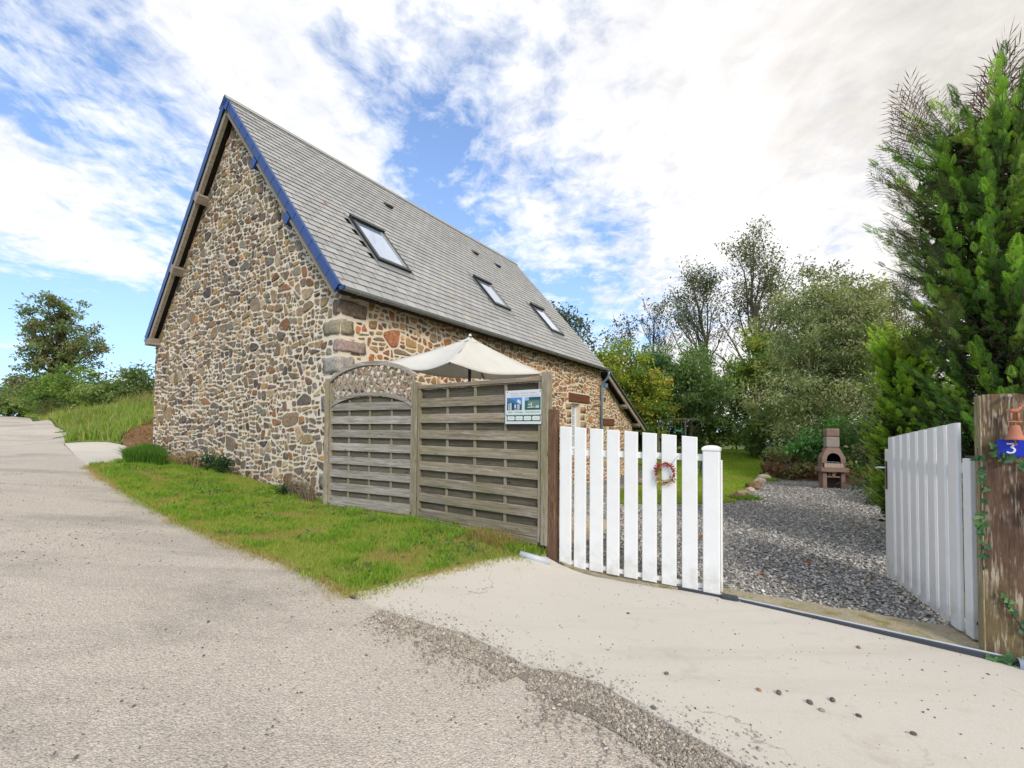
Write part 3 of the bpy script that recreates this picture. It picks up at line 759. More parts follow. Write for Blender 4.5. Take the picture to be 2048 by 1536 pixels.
# window surround on the side wall
JAMB = []
rng = random.Random(4); zz = WIN[1]
jr = [(WIN[2], .42), (WIN[0], -.30)]
def block(name, lo, hi, col, bev=.025, jit=.006):
    bm = bmesh.new(); bmesh.ops.create_cube(bm, size=1)
    for v in bm.verts: v.co = Vector([lo[i] if v.co[i] < 0 else hi[i] for i in range(3)])
    bmesh.ops.bevel(bm, geom=bm.edges[:], offset=bev, segments=2, affect='EDGES')
    for v in bm.verts: v.co += Vector([rng.uniform(-jit, jit) for _ in range(3)])
    me = bpy.data.meshes.new(name); bm.to_mesh(me); bm.free()
    a = me.color_attributes.new('Col', 'FLOAT_COLOR', 'POINT'); a.data.foreach_set('color', [x for _ in me.vertices for x in (*col, 1)])
    me.polygons.foreach_set('use_smooth', [True]*len(me.polygons)); me.materials.append(M['stone'])
    return link(bpy.data.objects.new(name, me), house)
for u0, sgn in ((WIN[2]+.02, 1), (WIN[0]-.02, -1)):
    zz = WIN[1]-.05
    while zz < WIN[3]-.12:
        h = rng.uniform(.2, .3); w_ = rng.uniform(.22, .5); z1 = min(zz+h, WIN[3]+.02)
        x0, x1 = sorted((u0, u0+sgn*w_)); block('jamb_stone', (x0, SV-.025, zz), (x1, SV+.2, z1-.03), rng.choice([(.36, .19, .08), (.33, .22, .12), (.38, .25, .13), (.30, .15, .07)])); JAMB.append((x0, zz, x1, z1-.03)); zz = z1
block('window_sill', (WIN[0]-.08, SV-.06, WIN[1]-.12), (WIN[2]+.08, SV+.2, WIN[1]-.005), (.36, .24, .14))
lint = MB().box((9.24, SV-.045, 2.29), (10.95, SV+.2, 2.60), .02).build('lintel', M['lintel'], house)
ssto = pack_stones([(GX+.02, -1.0), (L+.06, -1.2), (L+.06, zt-.02), (GX+.02, zt-.02)], QS+JAMB+[(WIN[0], WIN[1]-.13, WIN[2], WIN[3]), (9.24, 2.27, 10.95, 2.62)], 8, .032, .66, .0200, 1.38)
smap = lambda a, bb, h: (a, SV-h, bb)
def skey(s):
    u_ = s[0][0][0]; zc = s[0][0][1]; d = 7.7+.83*u_
    return s[1]*(.25 if zc < 1.9-.06*u_ and u_ < 8.5 else 1)/d**2.6
lay_stones(side, ssto, PAL_S, smap, skey, 105, 6)

# ------------------------------------------------------------------ roof
RW = 32; RH = SL/RW
def rp(u, s, h=0.): # point on the right slope: s up the slope, h above it
    cs, sn = (W/2)/SL, (ZR-ZE)/SL
    return (u, s*cs-h*sn, ZE+s*sn+h*cs)
def rpl(u, s, h=0.):
    p = rp(u, s, h); return (p[0], W-p[1], p[2])
b = MB()
for f in (rp, rpl):
    b.prism([(.03, -.06), (L, -.06), (L, SL), (.03, SL)], -.12, -.02, f)
roof = b.build('roof', M['soffit'], house)
SKY = [(1.55, 1.42, 2.48, 2.98), (5.85, 1.57, 6.70, 2.85), (9.02, 1.31, 9.95, 2.74)]
rng = random.Random(2)
SW = .302
slates = []
for j in range(RW):
    s0 = j*RH; off = (j % 2)*SW/2
    u = .05-off
    while u < L:
        a0, a1 = max(u+.0085, .05), min(u+SW-.0085, L); u += SW
        if a1-a0 < .05: continue
        cu, cs_ = (a0+a1)/2, s0+RH/2
        if any(x0-.05 < cu < x1+.05 and y0-.06 < cs_ < y1+.06 for x0, y0, x1, y1 in SKY): continue
        slates.append((a0, a1, s0, rng.uniform(-.0015, .0015), rng.uniform(.9, 1.1), rng.random()))
def slate_v(a0, a1, s0, dz, f):
    h1, h0 = .020+dz, .003+dz; g = .015
    V = []
    for s_, h in ((s0+g, h1), (s0+RH+.03, h0)):
        for a in (a0, a1):
            V += [f(a, s_, h), f(a, s_, h-.0065)]
    return V
SF = [(0, 4, 6, 2), (1, 3, 7, 5), (0, 2, 3, 1), (4, 5, 7, 6), (0, 1, 5, 4), (2, 6, 7, 3)]
def sl_col(t, r):
    k = t*.345
    return (k*1.01, k, k*.97) if r < .93 else (k*1.05, k*1.0, k*.90)
slates.sort(key=lambda q: (q[0]+1.5)*1.0+abs(q[2]-1.5)*.5)
RV, RF, RC = [], [], []
for i, (a0, a1, s0, dz, t, r) in enumerate(slates):
    V = slate_v(a0, a1, s0, dz, rp); c = sl_col(t, r)
    if i < 300: np_obj('slate', V, np.array(SF), M['slate'], [c]*8, roof)
    else: q = len(RV); RV += V; RF += [tuple(x+q for x in f) for f in SF]; RC += [c]*8
for j in range(RW):
    u = .05-(j % 2)*SW/2
    while u < L:
        a0, a1 = max(u+.006, .05), min(u+SW-.006, L); u += SW
        if a1-a0 < .05: continue
        V = slate_v(a0, a1, j*RH, 0, rpl); q = len(RV); RV += V; RF += [tuple(x+q for x in f[::-1]) for f in SF]; RC += [sl_col(rng.uniform(.9, 1.1), .5)]*8
o = np_obj('distant_slates', RV, np.array(RF), M['slate'], RC, roof); o['kind'] = 'stuff'

def slope_box(b_, f, u0, u1, s0, s1, h0, h1):
    vs = [f(u, s, h) for u in (u0, u1) for s in (s0, s1) for h in (h0, h1)]
    b_.add(vs, [(0, 1, 3, 2), (4, 6, 7, 5), (0, 4, 5, 1), (2, 3, 7, 6), (0, 2, 6, 4), (1, 5, 7, 3)])
# blue verge slates on both raking edges, ridge, verge rafter, purlins
NV = 16; vh = SL/NV
for f in (rp, rpl):
    for k in range(NV):
        b = MB(); s0 = k*vh+.003; s1 = (k+1)*vh+.002
        vs = []
        for s, dx in ((s0, -.008), (s1, -.004)):
            for u, h in ((dx, .024), (dx, -.130), (dx+.014, -.130), (dx+.014, .010), (dx+.055, .010), (dx+.055, .024)): vs.append(f(u, s, h))
        fs = [(i, (i+1) % 6, 6+(i+1) % 6, 6+i) for i in range(6)] + [(0, 1, 2, 3), (3, 4, 5, 0), (6, 7, 8, 9), (9, 10, 11, 6)]
        b.add(vs, fs).build('verge_slate', M['blue'], house)
b = MB(); b.prism([(-.02, SL-.20), (-.02, SL+.01), (.0, SL+.01), (.0, SL-.20)], -.30, .03, rp); b.prism([(-.02, SL-.20), (-.02, SL+.01), (.0, SL+.01), (.0, SL-.20)], -.30, .03, rpl); b.build('ridge_end_plate', M['blue'], house)
b = MB()
for f in (rp, rpl): slope_box(b, f, -.01, L+.01, SL-.10, SL+.02, .022, .034)
b.tube([(-.01, W/2, ZR+.03), (L+.01, W/2, ZR+.03)], .026, 8); b.build('ridge_cap', M['ridge'], house)
for f in (rp, rpl):
    b = MB(); slope_box(b, f, .03, .11, -.03, SL-.1, -.24, -.155+.03); b.build('verge_rafter', M['beam'], house)
    b = MB(); slope_box(b, f, .11, GX, 0., SL-.15, -.135, -.125); b.build('soffit_board', M['soffit'], house)
for f, mt in ((rpl, M['beam']), (rp, M['blue'])):
    for sv in (2.28, 4.25):
        b = MB(); slope_box(b, f, -.015 if f is rpl else .0, GX+.05, sv-.10, sv+.10, -.34, -.16); b.build('purlin_end', mt, house)
b = MB(); b.box((.0, LV-.30, ZE-.20), (GX+.1, LV+.03, ZE-.02), .008); b.build('wall_plate_end', M['beam'], house)
b = MB(); b.box((.03, .03, ZE-.10), (GX, .15, ZE+.04), .006); b.build('wall_plate_end', M['blue'], house)

# gutter: half round along the eave, brackets, end cap, downpipe
def gutter(y0, sgn, nm='gutter'):
    b = MB(); R_ = .066; N = 9; vs = []; fs = []
    nu = 25
    for i in range(nu):
        u = .02+(L+.12)*i/(nu-1)
        for k in range(N+1):
            a = PI+PI*k/N; vs.append((u, y0+sgn*R_*math.cos(a), ZE-.03+R_*math.sin(a)))
        for k in range(N+1):
            a = 2*PI-PI*k/N; vs.append((u, y0+sgn*(R_-.006)*math.cos(a), ZE-.03+(R_-.006)*math.sin(a)))
    q = 2*(N+1)
    for i in range(nu-1):
        for k in range(q): fs.append((i*q+k, i*q+(k+1) % q, (i+1)*q+(k+1) % q, (i+1)*q+k))
    b.add(vs, fs)
    b.tube([(.02, y0-sgn*R_, ZE-.03), (L+.14, y0-sgn*R_, ZE-.03)], .010, 6)
    return b.build(nm, M['zinc'], house, smooth=True)
gt = gutter(-.075, 1)
for i in range(24):
    u = .35+i*.5; b = MB(); pts = [(u, -.075+.071*math.cos(PI+PI*k/8), ZE-.03+.071*math.sin(PI+PI*k/8)) for k in range(9)]
    b.tube(pts, .008, 5); b.build('bracket', M['zinc'], gt)
b = MB(); b.prism([(-.075+.075*math.cos(PI+PI*k/10), ZE-.02+.075*math.sin(PI+PI*k/10)) for k in range(11)], .0, .03, lambda a, bb, h: (h, a, bb)); b.build('end_cap', M['blue'], gt)
gutter(W+.075, -1)
b = MB(); ud = L+.05
b.tube([(ud, -.075, ZE-.08), (ud, -.075, ZE-.22), (ud, -.03, ZE-.34), (ud, .12, ZE-.50), (ud, .20, ZE-.62), (ud, .21, ZE-.75), (ud, .21, -.72)], .048, 10)
dpipe = b.build('downpipe', M['zincblue'], house, smooth=True)
for zc in (2.6, 1.2, .1): MB().tube([(ud, .21, zc-.02), (ud, .21, zc+.02)], .056, 10).build('pipe_clip', M['zinc'], dpipe)
MB().tube([(ud, .21, -.76), (ud, .21, -.30)], .062, 10).build('pipe_shoe', M['zinc'], dpipe)
MB().box((ud+.06, .05, ZE-.72), (ud+.24, .25, ZE-.55), .01).build('rain_hopper', M['zincblue'], house)

# roof windows
for (u0, s0, u1, s1) in SKY:
    b = MB(); fw = .075
    for (a0, a1, c0, c1) in ((u0, u0+fw, s0, s1), (u1-fw, u1, s0, s1), (u0+fw, u1-fw, s1-fw*1.6, s1), (u0+fw, u1-fw, s0, s0+fw*1.3)): slope_box(b, rp, a0, a1, c0, c1, -.05, .085)
    wn = b.build('roof_window', M['black'], house)
    b = MB(); slope_box(b, rp, u0+fw, u1-fw, s0+fw*1.3, s1-fw*1.6, .05, .058); b.build('pane', M['glass'], wn)
    b = MB()
    for (a0, a1, c0, c1) in ((u0+fw, u0+fw+.028, s0+fw*1.3, s1-fw*1.6), (u1-fw-.028, u1-fw, s0+fw*1.3, s1-fw*1.6), (u0+fw+.028, u1-fw-.028, s0+fw*1.3, s0+fw*1.3+.03)): slope_box(b, rp, a0, a1, c0, c1, .06, .078)
    b.build('sash', M['ridge'], wn)
    b = MB(); slope_box(b, rp, u0-.05, u1+.05, s0-.20, s0-.002, .022, .030); slope_box(b, rp, u0-.045, u0-.003, s0, s1+.14, .018, .034); slope_box(b, rp, u1+.003, u1+.045, s0, s1+.05, .018, .034); slope_box(b, rp, u0-.04, u1+.04, s1+.003, s1+.09, .018, .030)
    b.build('flashing', M['zinc'], wn)
    b = MB(); slope_box(b, rp, u0, u1, s1-.10, s1+.01, .086, .125); b.build('hood', M['black'], wn)
for u, s in ((3.85, 5.09), (7.78, 5.06), (9.12, 5.01)):
    b = MB(); b.add([rp(u-.10, s-.10, .10), rp(u+.10, s-.10, .10), rp(u-.10, s-.10, .02), rp(u+.10, s-.10, .02), rp(u-.10, s+.14, .022), rp(u+.10, s+.14, .022)], [(0, 1, 3, 2), (0, 4, 5, 1), (0, 2, 4), (1, 5, 3)])
    b.build('roof_vent', M['black'], house)

# side window
b = MB(); y0 = SV+.16
for (x0, z0, x1, z1) in ((WIN[0], WIN[1], WIN[0]+.07, WIN[3]), (WIN[2]-.07, WIN[1], WIN[2], WIN[3]), (WIN[0]+.07, WIN[3]-.07, WIN[2]-.07, WIN[3]), (WIN[0]+.07, WIN[1], WIN[2]-.07, WIN[1]+.09), (9.80, WIN[1]+.09, 9.86, WIN[3]-.07)): b.box((x0, y0, z0), (x1, y0+.06, z1))
wf = b.build('window', M['white'], house)
for k in range(1, 4):
    z_ = WIN[1]+.09+k*(WIN[3]-WIN[1]-.16)/4
    for x0, x1 in ((WIN[0]+.07, 9.80), (9.86, WIN[2]-.07)): MB().box((x0, y0+.008, z_-.014), (x1, y0+.05, z_+.014)).build('glazing_bar', M['white'], wf)
for k in range(4):
    z0 = WIN[1]+.09+k*(WIN[3]-WIN[1]-.16)/4+.014; z1 = WIN[1]+.09+(k+1)*(WIN[3]-WIN[1]-.16)/4-.014
    for x0, x1 in ((WIN[0]+.07, 9.80), (9.86, WIN[2]-.07)): MB().box((x0, y0+.024, z0), (x1, y0+.030, z1)).build('pane', M['glass'], wf)

# lean-to behind the rear gable
LT0, LT1 = L+.1, 16.0
ltz = lambda u: 3.33-(u-12.5)*.452
b = MB(); b.prism([(LT0, -1.6), (LT1, -1.6), (LT1, ltz(LT1)), (LT0, ltz(LT0))], SV+.05, SV+.4, m); b.box((LT1-.35, SV+.41, -1.5), (LT1, 6.5, ltz(LT1)-.1))
lw = b.build('lean_to_wall', M['mortar'], house)
lt_l = (12.45, 1.50, 13.6, 1.80)
lst = pack_stones([(LT0+.02, -1.0), (LT1-.02, -1.0), (LT1-.02, ltz(LT1)-.03), (LT0+.02, ltz(LT0)-.05)], [lt_l], 21, .045, .5, .022, 1.3)
PAL_L = PAL_S+[((.28, .25, .16), 6), ((.34, .30, .20), 4)]
lay_stones(lw, lst, PAL_L, lambda a, bb, h: (a, SV+.05-h, bb), lambda s: 0, 0, 9)
MB().box((lt_l[0], SV-.01, lt_l[1]), (lt_l[2], SV+.2, lt_l[3]), .015).build('lintel', M['lintel'], house)
def lp(u, h): return (u, ltz(u)+h)
b = MB(); b.prism([lp(12.12, .06), lp(17.0, .06), lp(17.0, .13), lp(12.12, .13)], SV-.32, 6.6, m); ltr = b.build('lean_to_roof', M['soffit'], house)
b = MB(); b.prism([lp(12.14, .135), lp(17.03, .135), lp(17.03, .165), lp(12.14, .165)], SV-.36, 6.6, m); b.build('covering', M['zinc'], ltr)
b = MB(); b.prism([lp(12.2, -.10), lp(16.9, -.10), lp(16.9, .055), lp(12.2, .055)], SV-.30, SV-.24, m); b.build('fascia', M['beam'], ltr)
for uu in (14.2, 15.95): MB().prism([lp(uu, -.22), lp(uu+.2, -.22), lp(uu+.2, -.11), lp(uu, -.11)], SV-.28, SV+.2, m).build('purlin_end', M['beam'], ltr)
b = MB(); b.lathe([(.0, .16), (.05, .13), (.055, .0), (.04, -.05), (.0, -.06)], 10, (14.3, SV-.13, 2.35)); b.tube([(14.3, SV+.05, 2.5), (14.3, SV-.13, 2.52)], .012, 6); b.build('wall_lantern', M['black'], house)
# ------------------------------------------------------------------ screen fence between house corner and gate
def dirv(a): return Vector((math.cos(a), math.sin(a), 0))
A1, A2, AG = -.489, -.635, -.5545
P1 = Vector((-3.013, 7.382, 0)); P2 = P1+dirv(A1)*1.849; P3 = P2+dirv(A2)*2.218
f1 = thing('arched_fence', 'grey board fence panel with arched lattice top beside the house corner', 'fence', P1, A1)
rng = random.Random(7)
def arc(x, x0, x1, ze, zm):       # shallow arch
    t = (x-(x0+x1)/2)/((x1-x0)/2); return ze+(zm-ze)*math.sqrt(max(0., 1-(t*.985)**2))*.62+(zm-ze)*.38*(1-t*t)
X0, X1 = .055, 1.795
inner = lambda x: arc(x, X0, X1, 1.585, 1.815)
outer = lambda x: arc(x, X0, X1, 2.02, 2.285)
ident = lambda a, b_, h: (a, h, b_)
def arch_board(x0, x1, z0, z1, y0, y1, mt, name='board'):
    n = 14; top = [(x0+(x1-x0)*k/n, min(z1, inner(x0+(x1-x0)*k/n)-.012)) for k in range(n+1)]
    top = [p for p in top if p[1] > z0+.01]
    if len(top) < 3: return
    if z1 <= min(p[1] for p in top)+1e-6: top = [top[0], top[-1]]
    poly = [(top[0][0], z0), (top[-1][0], z0)]+top[::-1]
    MB().prism(poly, y0, y1, ident).build(name, mt, f1)
zs = [.15+.2135*k for k in range(8)]
for zc in zs: arch_board(X0+.035, X1-.035, zc-.060, zc+.060, -.030, -.012, M['fence'])
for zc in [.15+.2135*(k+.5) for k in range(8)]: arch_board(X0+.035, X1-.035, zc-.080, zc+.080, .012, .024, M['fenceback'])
for x in (.48, .925, 1.37): MB().box((x-.018, -.0105, .10), (x+.018, .0105, inner(x)-.02), .003).build('batten', M['fencepost'], f1)
for x in (X0, X1-.035): MB().box((x, -.032, .09), (x+.034, .03, 2.03), .004).build('stile', M['fencepost'], f1)
MB().box((X0+.035, -.034, .05), (X1-.036, .03, .088), .004).build('bottom_rail', M['fence'], f1)
for fn, th in ((inner, .045), (outer, .055)):
    b = MB(); n = 26; vs = []; fs = []
    for k in range(n+1):
        x = X0+.004+(X1-X0-.008)*k/n; z = fn(x); vs += [(x, -.040, z-.005), (x, .036, z-.005), (x, .036, z+th), (x, -.040, z+th)]
    for k in range(n): fs += [(4*k+i, 4*k+(i+1) % 4, 4*k+4+(i+1) % 4, 4*k+4+i) for i in range(4)]
    fs += [(0, 1, 2, 3), (4*n+3, 4*n+2, 4*n+1, 4*n)]
    b.add(vs, fs).build('arch_rail', M['fence'], f1)
for sgn, y in ((-1, -.014), (1, .004)):
    sl = 1.35
    for k in range(-14, 22):
        xs = [x_ for x_ in np.linspace(X0+.03, X1-.03, 200)]
        seg = [(x_, 1.9+sgn*sl*(x_-(k*.135))) for x_ in xs]
        seg = [p for p in seg if inner(p[0])+.035 < p[1] < outer(p[0])+.01]
        if len(seg) < 6: continue
        a, c = seg[0], seg[-1]; d = Vector((c[0]-a[0], c[1]-a[1])); nn = Vector((-d.y, d.x)).normalized()*.0150
        MB().prism([(a[0]-nn.x, a[1]-nn.y), (c[0]-nn.x, c[1]-nn.y), (c[0]+nn.x, c[1]+nn.y), (a[0]+nn.x, a[1]+nn.y)], y, y+.013, ident).build('lattice_slat', M['fence'], f1)

f2 = thing('board_fence', 'square weathered board fence panel with white sign between two posts', 'fence', P2, A2)
L2 = 2.218
for k in range(8):
    zc = .115+.222*k; MB().box((.10, -.032, zc-.062), (L2-.10, -.012, zc+.062), .004).build('board', M['fence2'], f2)
for k in range(8):
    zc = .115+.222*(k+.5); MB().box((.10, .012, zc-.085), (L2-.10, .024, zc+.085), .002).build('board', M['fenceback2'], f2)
for x in (.62, 1.12, 1.62): MB().box((x-.02, -.0105, .06), (x+.02, .0105, 1.86), .003).build('batten', M['fencepost'], f2)
MB().box((.062, -.036, .0), (.099, .032, 1.868), .004).build('stile', M['fencepost'], f2)
MB().box((L2-.099, -.036, .0), (L2-.055, .032, 1.868), .004).build('stile', M['fencepost'], f2)
MB().box((.062, -.042, 1.87), (L2-.05, .036, 1.925), .006).build('top_rail', M['fence2'], f2)
MB().box((.10, -.034, -.03), (L2-.10, .028, .048), .004).build('bottom_rail', M['fence2'], f2)
for P_, a_, z0, z1, w_, lab in ((P1, A1, -.15, 2.11, .045, 'square weathered fence post against the stone house corner'), (P2, (A1+A2)/2, -.2, 1.975, .045, 'square weathered fence post between the two fence panels'), (P3, A2, -.02, 1.975, .047, 'square weathered fence post just beside the white sign')):
    t = thing('fence_post', lab, 'post', (P_.x, P_.y, z0), a_, 'posts of the board fence')
    MB().box((-w_, -w_-.01, 0), (w_, w_, z1-z0), .007).build('shaft', M['fencepost'], t)
t = thing('gravel_board', 'grey concrete block under the board fence beside the gate post', 'kerb block', P3+dirv(A2)*-.5+Vector((0, 0, -.35)), A2)
MB().box((-.9, -.02, 0), (.36, .06, .33), .008).build('block', m_plain('grey concrete', (.22, .21, .18), .9, .1, bump=.4), t)
gp = thing('gate_post', 'brown painted square gate post beside the left white gate', 'post', (.47, 5.155, -.4), AG)
MB().box((-.066, -.05, 0), (.055, .07, 1.94), .010).build('shaft', M['gatepost'], gp)
MB().box((-.22, .0, 0), (-.068, .06, .36), .008).build('foot_block', M['gatepost'], gp)

# sign on the fence
sg = thing('sign_board', 'white holiday cottage sign with two photos on the fence', 'sign', P2+dirv(A2)*1.92+Vector((0, 0, 1.37)), A2)
sg.scale = (.54/.41, 1, .405/.44)
SWD, SHT = .41, .44
MB().box((-SWD/2, -.052, 0), (SWD/2, -.046, SHT), .001).build('board', M['signw'], sg)
SY = [-.0525]
def spoly(name, pts, col, lift=0, rough=.45):
    y = -.0524-.0004*lift
    MB().prism(pts, y-.0003, y, ident).build(name, m_flat('print '+name, col, rough), sg)
def srect(name, x0, z0, x1, z1, col, lift=0): spoly(name, [(x0, z0), (x1, z0), (x1, z1), (x0, z1)], col, lift)
def text(parent, s, size, col, loc, rot=(PI/2, 0, 0), align='CENTER', extrude=.0004, name='lettering', mat=None):
    c = bpy.data.curves.new('t', 'FONT'); c.body = s; c.size = size; c.align_x = align; c.extrude = extrude
    o = bpy.data.objects.new('t', c); me = bpy.data.meshes.new_from_object(o); me.name = name; me.materials.clear(); me.materials.append(mat or m_flat('ink', col))
    bpy.data.objects.remove(o); bpy.data.curves.remove(c)
    o = bpy.data.objects.new(name, me); link(o, parent); o.location = loc; o.rotation_euler = rot; return o
text(sg, 'Bienvenue - Welcome - Willkom', .0215, (.28, .30, .30), (0, -.0526, .392))
text(sg, 'Willkommen - Benvenuto - Bienvenido', .0195, (.28, .30, .30), (.01, -.0526, .362))
text(sg, 'Gîtes - Cottages - Vakantiehuizen', .0262, (.10, .15, .12), (.0, -.0526, .146))
# left print: house gable, sky; right print: garden table
x0, x1, z0, z1 = -.185, -.015, .180, .345
srect('photo_sky', x0, z0, x1, z1, (.07, .22, .55)); spoly('photo_cloud', [(-.08, .27), (-.03, .25), (-.03, .30), (-.06, .325)], (.55, .62, .75), 1)
spoly('photo_house', [(x0, z0), (-.02, z0), (-.02, .245), (-.07, .275), (-.16, .338), (x0, .335)], (.02, .06, .12), 1)
spoly('photo_roof', [(x0, .285), (-.13, .28), (-.02, .24), (-.02, .25), (-.07, .285), (-.165, .34), (x0, .338)], (.04, .16, .26), 2)
for a, bb, c, d, k in ((-.172, .18, -.155, .27, (.35, .42, .46)), (-.150, .18, -.132, .275, (.5, .52, .52)), (-.10, .205, -.08, .255, (.5, .55, .6)), (-.068, .195, -.04, .255, (.42, .46, .46)), (-.105, .182, -.04, .192, (.35, .4, .3))): srect('photo_wall', a, bb, c, d, k, 3)
x0, x1 = .015, .185
srect('photo_garden', x0, z0, x1, z1, (.03, .13, .13)); srect('photo_sky', x0, .302, .06, z1, (.25, .42, .68), 1); srect('photo_roof', .061, .312, x1, z1, (.02, .075, .11), 1)
spoly('photo_lawn', [(x0, z0), (x1, z0), (x1, .205), (x0, .215)], (.02, .12, .06), 1); spoly('photo_wall', [(.05, .215), (.17, .22), (.17, .30), (.05, .295)], (.13, .2, .17), 1)
spoly('photo_table', [(.04, .208), (.12, .211), (.12, .220), (.05, .218)], (.62, .62, .5), 2); srect('photo_parasol', .085, .22, .092, .275, (.6, .65, .62), 2); spoly('photo_shade', [(.05, .25), (.085, .262), (.082, .245), (.052, .243)], (.5, .6, .58), 2)
spoly('photo_chairs', [(.125, .21), (.168, .205), (.165, .245), (.155, .225), (.15, .245), (.14, .222), (.13, .222)], (.55, .6, .68), 2)
srect('badge_band', -.185, .035, .185, .118, (.02, .12, .055))
for i in range(9): spoly('band_mark', [(-.18+.041*i, .112), (-.155+.041*i, .112), (-.16+.041*i, .105)], (.22, .36, .22), 1)
for i, (s, c, z) in enumerate((('GITES', (.35, .32, .25), .022), ('Booking.com', (.02, .06, .28), .0135), ('Abritel', (.10, .25, .5), .019), ('airbnb', (.55, .10, .14), .020))):
    cx = -.137+.0915*i; pts = [(cx+.040*sx+.010*math.cos(a)-.01*sx, .075+.026*sy+.010*math.sin(a)-.01*sy) for sx, sy, a0 in ((1, 1, 0), (-1, 1, PI/2), (-1, -1, PI), (1, -1, 1.5*PI)) for a in (a0, a0+PI/4, a0+PI/2)]
    spoly('badge', pts, (.68, .70, .68), 1); text(sg, s, z, c, (cx, -.0532, .070))
for sx, z in ((-.18, .418), (.18, .418), (-.19, .12), (.19, .12)): MB().tube([(sx, -.052, z), (sx, -.056, z)], .006, 8).build('screw', M['black'], sg)

# ------------------------------------------------------------------ the two white gate leaves
g1 = thing('picket_gate', 'closed white picket gate leaf with red wreath hanging on it', 'gate', (.551, 5.102, 0), AG, 'the two leaves of the white gate')
SLT = [(0.0, .141), (.178, .314), (.361, .509), (.553, .69), (.743, .882), (.931, 1.074), (1.123, 1.264), (1.316, 1.458)]
def picket(parent, a, c, y0, y1, z0, zt0, zt1, nm='picket'):
    b = MB(); e = .006
    pl = [(a, z0), (c, z0), (c, zt1), (a, zt0)]; pi = [(a+e, z0+e), (c-e, z0+e), (c-e, zt1-e), (a+e, zt0-e)]
    V = [(x, y1, z) for x, z in pl]+[(x, y0+e, z) for x, z in pl]+[(x, y0, z) for x, z in pi]
    F = [(3, 2, 1, 0)]+[(i, (i+1) % 4, 4+(i+1) % 4, 4+i) for i in range(4)]+[(4+i, 4+(i+1) % 4, 8+(i+1) % 4, 8+i) for i in range(4)]+[(8, 9, 10, 11)]
    return b.add(V, F).build(nm, M['pvc'], parent)
top = lambda x: 1.345-.083*(x/1.5)-.02*(x/1.5)**2
for a, c in SLT: picket(g1, a, c, -.016, .012, -.215, top(a), top(c))
for z0, z1 in ((1.018, 1.082), (-.198, -.155)): MB().box((.02, .0125, z0), (1.52, .052, z1), .004).build('rail', M['pvc'], g1)
MB().box((1.507, -.03, -.225), (1.655, .075, 1.118), .008).build('end_post', M['pvc'], g1)
b = MB(); n = 8
prof = [(.0795, .0), (.0795, .018)]+[(.0795*math.cos(k*PI/2/n), .018+.032*math.sin(k*PI/2/n)) for k in range(1, n)]
vs = []; fs = []
for i, (r, z) in enumerate(prof): vs += [(1.581-r, .0225-.058*(r/.0795), 1.12+z), (1.581+r, .0225-.058*(r/.0795), 1.12+z), (1.581+r, .0225+.058*(r/.0795), 1.12+z), (1.581-r, .0225+.058*(r/.0795), 1.12+z)]
for i in range(len(prof)-1): fs += [(4*i+k, 4*i+(k+1) % 4, 4*i+4+(k+1) % 4, 4*i+4+k) for k in range(4)]
q = 4*(len(prof)-1); fs += [(q, q+1, q+2, q+3), (3, 2, 1, 0)]
b.add(vs, fs).build('post_cap', M['pvc'], g1, smooth=False)
MB().box((1.657, .02, -.2), (1.672, .07, 1.03), .003).build('edge_strip', M['pvc'], g1)

AH = math.radians(67)
g2 = thing('picket_gate', 'open white picket gate leaf swung inward beside the timber post', 'gate', (3.44, 3.37, 0), AH, 'the two leaves of the white gate')
LG = 1.60
top2 = lambda x: 1.395-.13*(x/1.5)-.015*(x/1.5)**2
for k in range(8):
    c = LG-.11-.178*k; a = c-.142
    b = MB(); zb = -.205; e = .012
    # slats on the outer face (+y towards the drive): chamfered edges
    sec = [(a, .012), (c, .012), (c, .030), (c-e, .044), (a+e, .044), (a, .030)]
    V = [(x, y, zb) for x, y in sec]+[(x, y, top2(x)) for x, y in sec]
    F = [tuple(range(6))[::-1], tuple(range(6, 12))]+[(i, (i+1) % 6, 6+(i+1) % 6, 6+i) for i in range(6)]
    b.add(V, F).build('picket', M['pvc'], g2)
for z0, z1 in ((1.00, 1.07), (-.19, -.14)): MB().box((.05, -.04, z0), (LG-.06, .0115, z1), .004).build('rail', M['pvc'], g2)
MB().box((-.03, -.05, -.215), (.075, .020, 1.115), .006).build('hinge_stile', M['pvc'], g2)
MB().box((LG-.085, -.05, -.21), (LG+.03, .03, 1.125), .006).build('end_post', M['pvc'], g2)
b = MB(); b.tube([(LG-.02, .03, .93), (LG-.02, .075, .93), (LG+.0, .085, .93), (LG+.11, .085, .915)], .010, 8); hd = b.build('handle', M['white'], g2, smooth=True)
MB().box((LG-.045, .031, .70), (LG+.0, .036, 1.0), .004).build('lock_plate', M['black'], g2)
MB().box((-.11, -.03, 1.118), (.08, -.0, 1.135), .002).build('hinge', M['black'], g2); MB().box((-.11, -.03, -.1), (-.032, -.0, -.08), .002).build('hinge', M['black'], g2)

